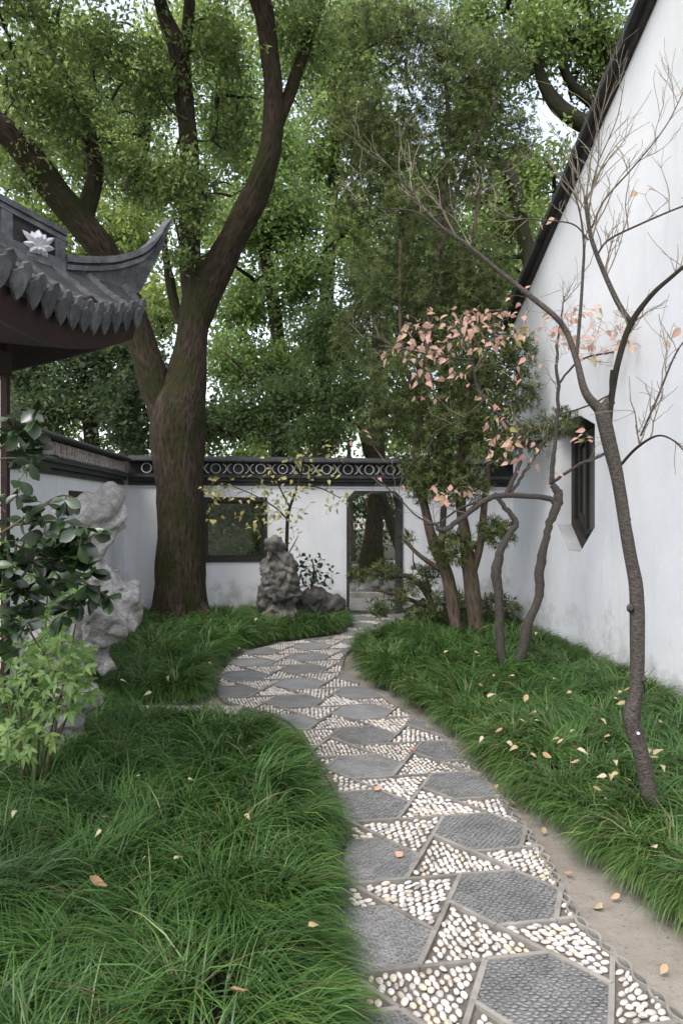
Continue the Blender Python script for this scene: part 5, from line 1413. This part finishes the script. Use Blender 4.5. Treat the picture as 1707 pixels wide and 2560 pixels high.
# --- yellow-leaved young tree before the window
rr = random.Random(73)
YY = 10.75
yt = empty('yellowing_tree', G(715, 1570), 'young yellow-leaved tree growing from behind the dark rock', 'tree')
m_ = MB(); p1, r1 = limb_px([(712, 1480, YY, 10), (716, 1400, YY, 9), (718, 1320, YY, 9), (722, 1280, YY, 8), (738, 1230, YY, 6), (752, 1190, YY, 5), (760, 1140, YY, 3)], 6); m_.tube(p1, r1, 7, rough=0.1); m_.build('trunk', M['bark_dark'], yt, smooth=True)
nod = list(p1)
for spec in ([(720, 1300, YY, 5), (690, 1270, YY, 4), (640, 1240, YY, 3), (580, 1215, YY, 2.5), (520, 1200, YY, 2)], [(725, 1270, YY, 4), (700, 1220, YY, 4), (680, 1180, YY, 3), (650, 1150, YY, 2)], [(745, 1210, YY, 4), (800, 1220, YY, 3), (850, 1245, YY, 2)], [(718, 1390, YY, 4), (735, 1360, YY, 3), (745, 1340, YY, 2)]):
    p, r = limb_px(spec, 5); m_ = MB(); m_.tube(p, r, 5); m_.build('branch', M['bark_dark'], yt, smooth=True); nod += p
tgt = scatter([(600, 1215, YY, 110, 40, .4, 52), (720, 1190, YY, 90, 60, .4, 56), (800, 1160, YY, 70, 50, .3, 24), (640, 1280, YY, 90, 40, .3, 30), (840, 1250, YY, 40, 40, .2, 18), (540, 1270, YY, 30, 50, .2, 14), (730, 1340, YY, 40, 50, .2, 14), (720, 1260, YY, 60, 40, .2, 24), (670, 1310, YY, 50, 40, .2, 12), (800, 1120, YY, 60, 20, .2, 10)], rr)
m_ = MB(); ends = attach(m_, nod, tgt, 0.005, 0.0015, 4, 0.06, rr); m_.build('twig', M['bark_dark'], yt, smooth=True)['kind'] = 'stuff'
put_leaves(yt, ends, 'yellow', 0.085, rr, (1, 1), 0.5)
# leafy shrub beside the dark rock
rr = random.Random(74)
ns = empty('nandina_shrub', G(775, 1565), 'small leafy shrub between the dark rock and the doorway', 'shrub')
m_ = MB(); p1, r1 = limb_px([(775, 1545, 11, 8), (778, 1480, 11, 7), (785, 1430, 11, 5), (780, 1400, 11, 3)], 5); m_.tube(p1, r1, 6); m_.build('stem', M['bark_dark'], ns, smooth=True)
tgt = scatter([(775, 1410, 10.95, 40, 30, .2, 40), (805, 1440, 10.95, 40, 30, .2, 40), (760, 1440, 10.95, 35, 30, .2, 30)], rr)
m_ = MB(); ends = attach(m_, p1, tgt, 0.004, 0.001, 4, 0.06, rr); m_.build('twig', M['stem_green'], ns, smooth=True)['kind'] = 'stuff'
put_leaves(ns, ends, 'dark', 0.075, rr, (1, 1), 0.5)

# =================================================================== LEFT FOREGROUND SHRUBS
rr = random.Random(75)
nd = empty('nandina_shrub', G(90, 1960), 'bright green small-leaved shrub in front of the pale standing rock', 'shrub')
tw = MB(); nod = []
for (x0, x1, y1) in ((60, 40, 1500), (90, 120, 1480), (110, 190, 1560), (80, -20, 1600), (100, 210, 1680), (60, 60, 1820), (95, 150, 1740)):
    p, r = limb_px([(x0, 1970, 4.4, 9), ((x0 + x1) / 2, (1970 + y1) / 2, 4.4 + rr.uniform(-.15, .15), 7), (x1, y1, 4.4 + rr.uniform(-.3, .2), 4)], 6)
    m_ = MB(); m_.tube(p, r, 6); m_.build('stem', M['stem_green'], nd, smooth=True); nod += p[4:]
tgt = scatter([(70, 1580, 4.2, 110, 80, .35, 60), (150, 1640, 4.2, 80, 70, .3, 44), (50, 1700, 4.1, 100, 70, .35, 50), (150, 1740, 4.1, 70, 60, .25, 34), (60, 1850, 4.0, 80, 50, .2, 30), (40, 1460, 4.4, 90, 50, .3, 34), (200, 1720, 4.2, 40, 60, .2, 20), (130, 1480, 4.4, 70, 60, .3, 26), (50, 1370, 4.4, 70, 40, .3, 14)], rr)
ends = attach(tw, nod, tgt, 0.004, 0.0012, 4, 0.06, rr)
tw.build('twig', M['stem_green'], nd, smooth=True)['kind'] = 'stuff'
nleaf = []
for p, t in ends:                       # a fan of narrow leaflets at each twig end
    u = (Vector(t) + Vector((rr.gauss(0, .3), rr.gauss(0, .3) - 0.2, -0.2))).normalized()
    nr = Vector((rr.gauss(0, .35), rr.gauss(0, .35) - 0.9, 0.8)).normalized(); sd = u.cross(nr).normalized()
    for a in ((-1.0, 0.8), (0.0, 1.1), (0.9, 0.85), (rr.uniform(1.6, 2.2), 0.7)):
        d = u * math.cos(a[0]) + sd * math.sin(a[0])
        nleaf.append(leaf_matrix(p - u * 0.01, d + Vector((0, 0, -0.15)), nr, 0.070 * a[1] * rr.uniform(.75, 1.2)))
nleaf.sort(key=lambda m: m.translation.y)
for m in nleaf[:300]: link('leaf', LM['nandina'], nd, m)
m_ = MB(); lv = [v.co.copy() for v in LM['nandina'].vertices]; lf = [tuple(f.vertices) for f in LM['nandina'].polygons]
for m in nleaf[300:]: m_.add([m @ q for q in lv], lf)
m_.build('leaf_mass', M['nandina_leaf'], nd, smooth=True)['kind'] = 'stuff'
# dark large-leaved shrub nearest the camera
rr = random.Random(76)
YS = 2.0
ds = empty('evergreen_shrub', Vector((-1.15, 2.0, 0)), 'dark round-leaved evergreen branches nearest the camera at left', 'shrub')
sn = []
def sl_(spec, name='branch'):
    p, r = limb_px(spec, 6); m_ = MB(); m_.tube(p, r, 7, rough=0.08); m_.build(name, M['stem_green'], ds, smooth=True); sn.extend(p); return p
trunk = [Vector((-1.15, 2.0, 0)), Vector((-1.12, 2.0, 0.6)), Vector((-1.08, 2.0, 1.1)), Vector((-1.02, 2.0, 1.6)), Vector((-0.98, 2.0, 1.95))]
m_ = MB(); m_.tube([Vector(q) for q in spline([tuple(q) for q in trunk], 5)], list(np.linspace(0.02, 0.006, 21)), 8); m_.build('stem', M['stem_green'], ds, smooth=True)
sl_([(-130, 1420, YS, 10), (0, 1335, YS, 8), (40, 1310, YS, 7), (90, 1275, YS, 6), (150, 1240, YS, 5), (190, 1245, YS, 3)])
sl_([(40, 1312, YS, 6), (80, 1308, YS, 5), (125, 1305, YS, 5), (180, 1305, YS, 4), (230, 1315, YS, 3)])
sl_([(-120, 1450, YS, 9), (20, 1470, YS, 8), (90, 1400, YS, 6), (135, 1400, YS, 5), (190, 1440, YS, 5), (250, 1480, YS, 4), (285, 1500, YS, 2)])
sl_([(-140, 1200, YS, 8), (-40, 1150, YS, 6), (0, 1120, YS, 6), (50, 1085, YS, 5), (90, 1040, YS, 4), (120, 1010, YS, 3)])
sl_([(-120, 1180, YS, 6), (0, 1148, YS, 5), (60, 1146, YS, 4), (110, 1148, YS, 3)])
sl_([(-120, 1500, YS, 9), (0, 1540, YS, 7), (60, 1560, YS, 6), (100, 1620, YS, 4)])
sl_([(-120, 1420, YS, 9), (10, 1420, YS, 7), (70, 1340, YS, 5), (80, 1300, YS, 4)])
tgt = scatter([(60, 1320, YS, 70, 50, .08, 16), (150, 1350, YS, 70, 60, .08, 20), (60, 1430, YS, 80, 60, .1, 24), (180, 1420, YS, 60, 40, .06, 12), (100, 1510, YS, 80, 60, .08, 18), (30, 1590, YS, 50, 50, .08, 9), (60, 1060, YS, 60, 50, .06, 11), (40, 1140, YS, 70, 25, .06, 9), (200, 1340, YS, 70, 30, .05, 8), (190, 1490, YS, 60, 40, .05, 6), (120, 1245, YS, 60, 15, .04, 4), (260, 1490, YS, 30, 15, .02, 3), (20, 1230, YS, 40, 40, .06, 3)], rr)
m_ = MB(); ends = attach(m_, sn[::2], tgt, 0.0028, 0.0012, 5, 0.05, rr); m_.build('twig', M['stem_green'], ds, smooth=True)['kind'] = 'stuff'
put_leaves(ds, ends, 'dark', 0.047, rr, (3, 4), 0.25, 0.7)

# =================================================================== FALLEN LEAVES
FM = {'tan': leaf_mesh('fallen_leaf', 'dry_leaf', 'oval', -0.4), 'yellow': leaf_mesh('fallen_leaf', 'yellow_dry_leaf', 'ovate', 0.45), 'pink': leaf_mesh('fallen_leaf', 'pink_dry_leaf', 'heart', 0.15)}
def fallen(px, py, z, size, kind, label, group=None):
    p = on_grass(px, py) if z > 0.2 else G(px, py, z)
    o = link('fallen_leaf', FM[kind])
    o.matrix_basis = leaf_matrix(p, Vector((rr.gauss(0, 1), rr.gauss(0, 1), rr.gauss(0, .15))), Vector((rr.gauss(0, .2), -0.45 + rr.gauss(0, .2), 1)), size)
    tag(o, label, 'leaf', group, 'thing')
rr = random.Random(77)
fallen(585, 2465, 0.24, 0.085, 'tan', 'big pale tan leaf lying nearest the camera on the left grass')
fallen(258, 2040, 0.25, 0.075, 'tan', 'broad brown leaf on the left grass below the pale rock')
fallen(268, 2215, 0.25, 0.07, 'tan', 'curled tan leaf in the middle of the left foreground grass')
for x, y, wh in ((612, 2035, 'curled pale leaf on the left grass level with the side slab corner'), (470, 1948, 'whitish small leaf high in the left foreground grass'), (435, 2148, 'narrow tan leaf near the centre of the left foreground grass'), (770, 2315, 'small leaf on the left grass close to the path edge'), (350, 1940, 'tiny pale leaf just below the side path slab'), (255, 2075, 'small brown leaf right under the broad brown one'),
        (165, 2000, 'pale leaf below the bright green shrub'), (40, 2025, 'white curled leaf at the left edge of the photo'), (620, 1865, 'tan leaf on the far part of the left foreground grass'), (365, 2140, 'tiny tan leaf left of the narrow tan one on the grass')):
    fallen(x, y, 0.24, 0.042, 'yellow', wh, 'small leaves on the left grass')
def right_leaf(x, y, size, kind):
    where = ('around the foot of the nearest slim tree' if x > 1520 else 'in the middle of the right grass bed' if x > 1380 else 'on the right grass near the path edge' if y > 1760 else 'below the twin-stemmed autumn tree')
    fallen(x, y, 0.25, size, kind, ('larger ' if size > 0.05 else 'small ') + ('brown' if kind == 'tan' else 'pale') + ' dry leaf ' + where, 'dry leaves on the right grass')
for _ in range(62):
    x = rr.uniform(1200, 1660); y = rr.uniform(1690, 2000)
    if abs(x - 1630) < 55 and y > 1930: continue
    if y > 1760 + (x - 1100) * 0.75 or y < 1600 + (x - 1100) * 0.22: continue
    right_leaf(x, y, rr.uniform(0.032, 0.066), rr.choice(('tan', 'yellow', 'yellow')))
for (x, y) in ((1185, 1630), (1200, 1640), (1110, 1632), (1285, 1690), (1060, 1640), (1340, 1580), (1010, 1700), (1640, 2120)):
    right_leaf(x, y, 0.06, 'yellow')
for (x, y) in ((520, 1655), (560, 1700), (600, 1620), (640, 1545), (680, 1530), (420, 1690), (380, 1770 - 40), (300, 1700)):
    fallen(x, y, 0.24, 0.06, 'yellow', 'small pale leaf lying on the grass near the big tree', 'leaves on the grass by the big tree')
fallen(992, 2142, 0.04, 0.055, 'pink', 'pale pink leaf on a dark hexagon halfway down the path')
fallen(937, 1975, 0.04, 0.05, 'pink', 'bright pink leaf on the dark hexagon beside the left grass edge')
fallen(1023, 1873, 0.04, 0.045, 'pink', 'small pink leaf on the far part of the path by the right bed')
fallen(1505, 2270, 0.02, 0.075, 'yellow', 'whitish leaf lying on the sandy strip beside the path')
for x, y, wh in ((1410, 2180, 'small brown leaf in the middle of the sandy strip'), (1525, 2246, 'tan leaf just above the whitish leaf on the sandy strip'), (1320, 2095, 'small leaf on the sand against the right grass'), (1230, 1970, 'brown leaf where the sandy strip narrows beside the mosaic'), (1290, 2010, 'leaf on the narrow sand edge under drooping grass'),
        (1190, 1940, 'farthest small brown leaf on the sandy strip'), (1650, 2435, 'pale leaf on the sand in the lower right corner'), (1360, 2085, 'small tan leaf between grass and wavy tile border')):
    fallen(x, y, 0.02, 0.04, 'tan', wh, 'small leaves on the sandy strip')
fallen(435, 1755, 0.06, 0.05, 'yellow', 'pale leaf on the back of the side path slab')
fallen(522, 1757, 0.06, 0.05, 'yellow', 'whitish leaf on the side path slab nearest the mosaic')
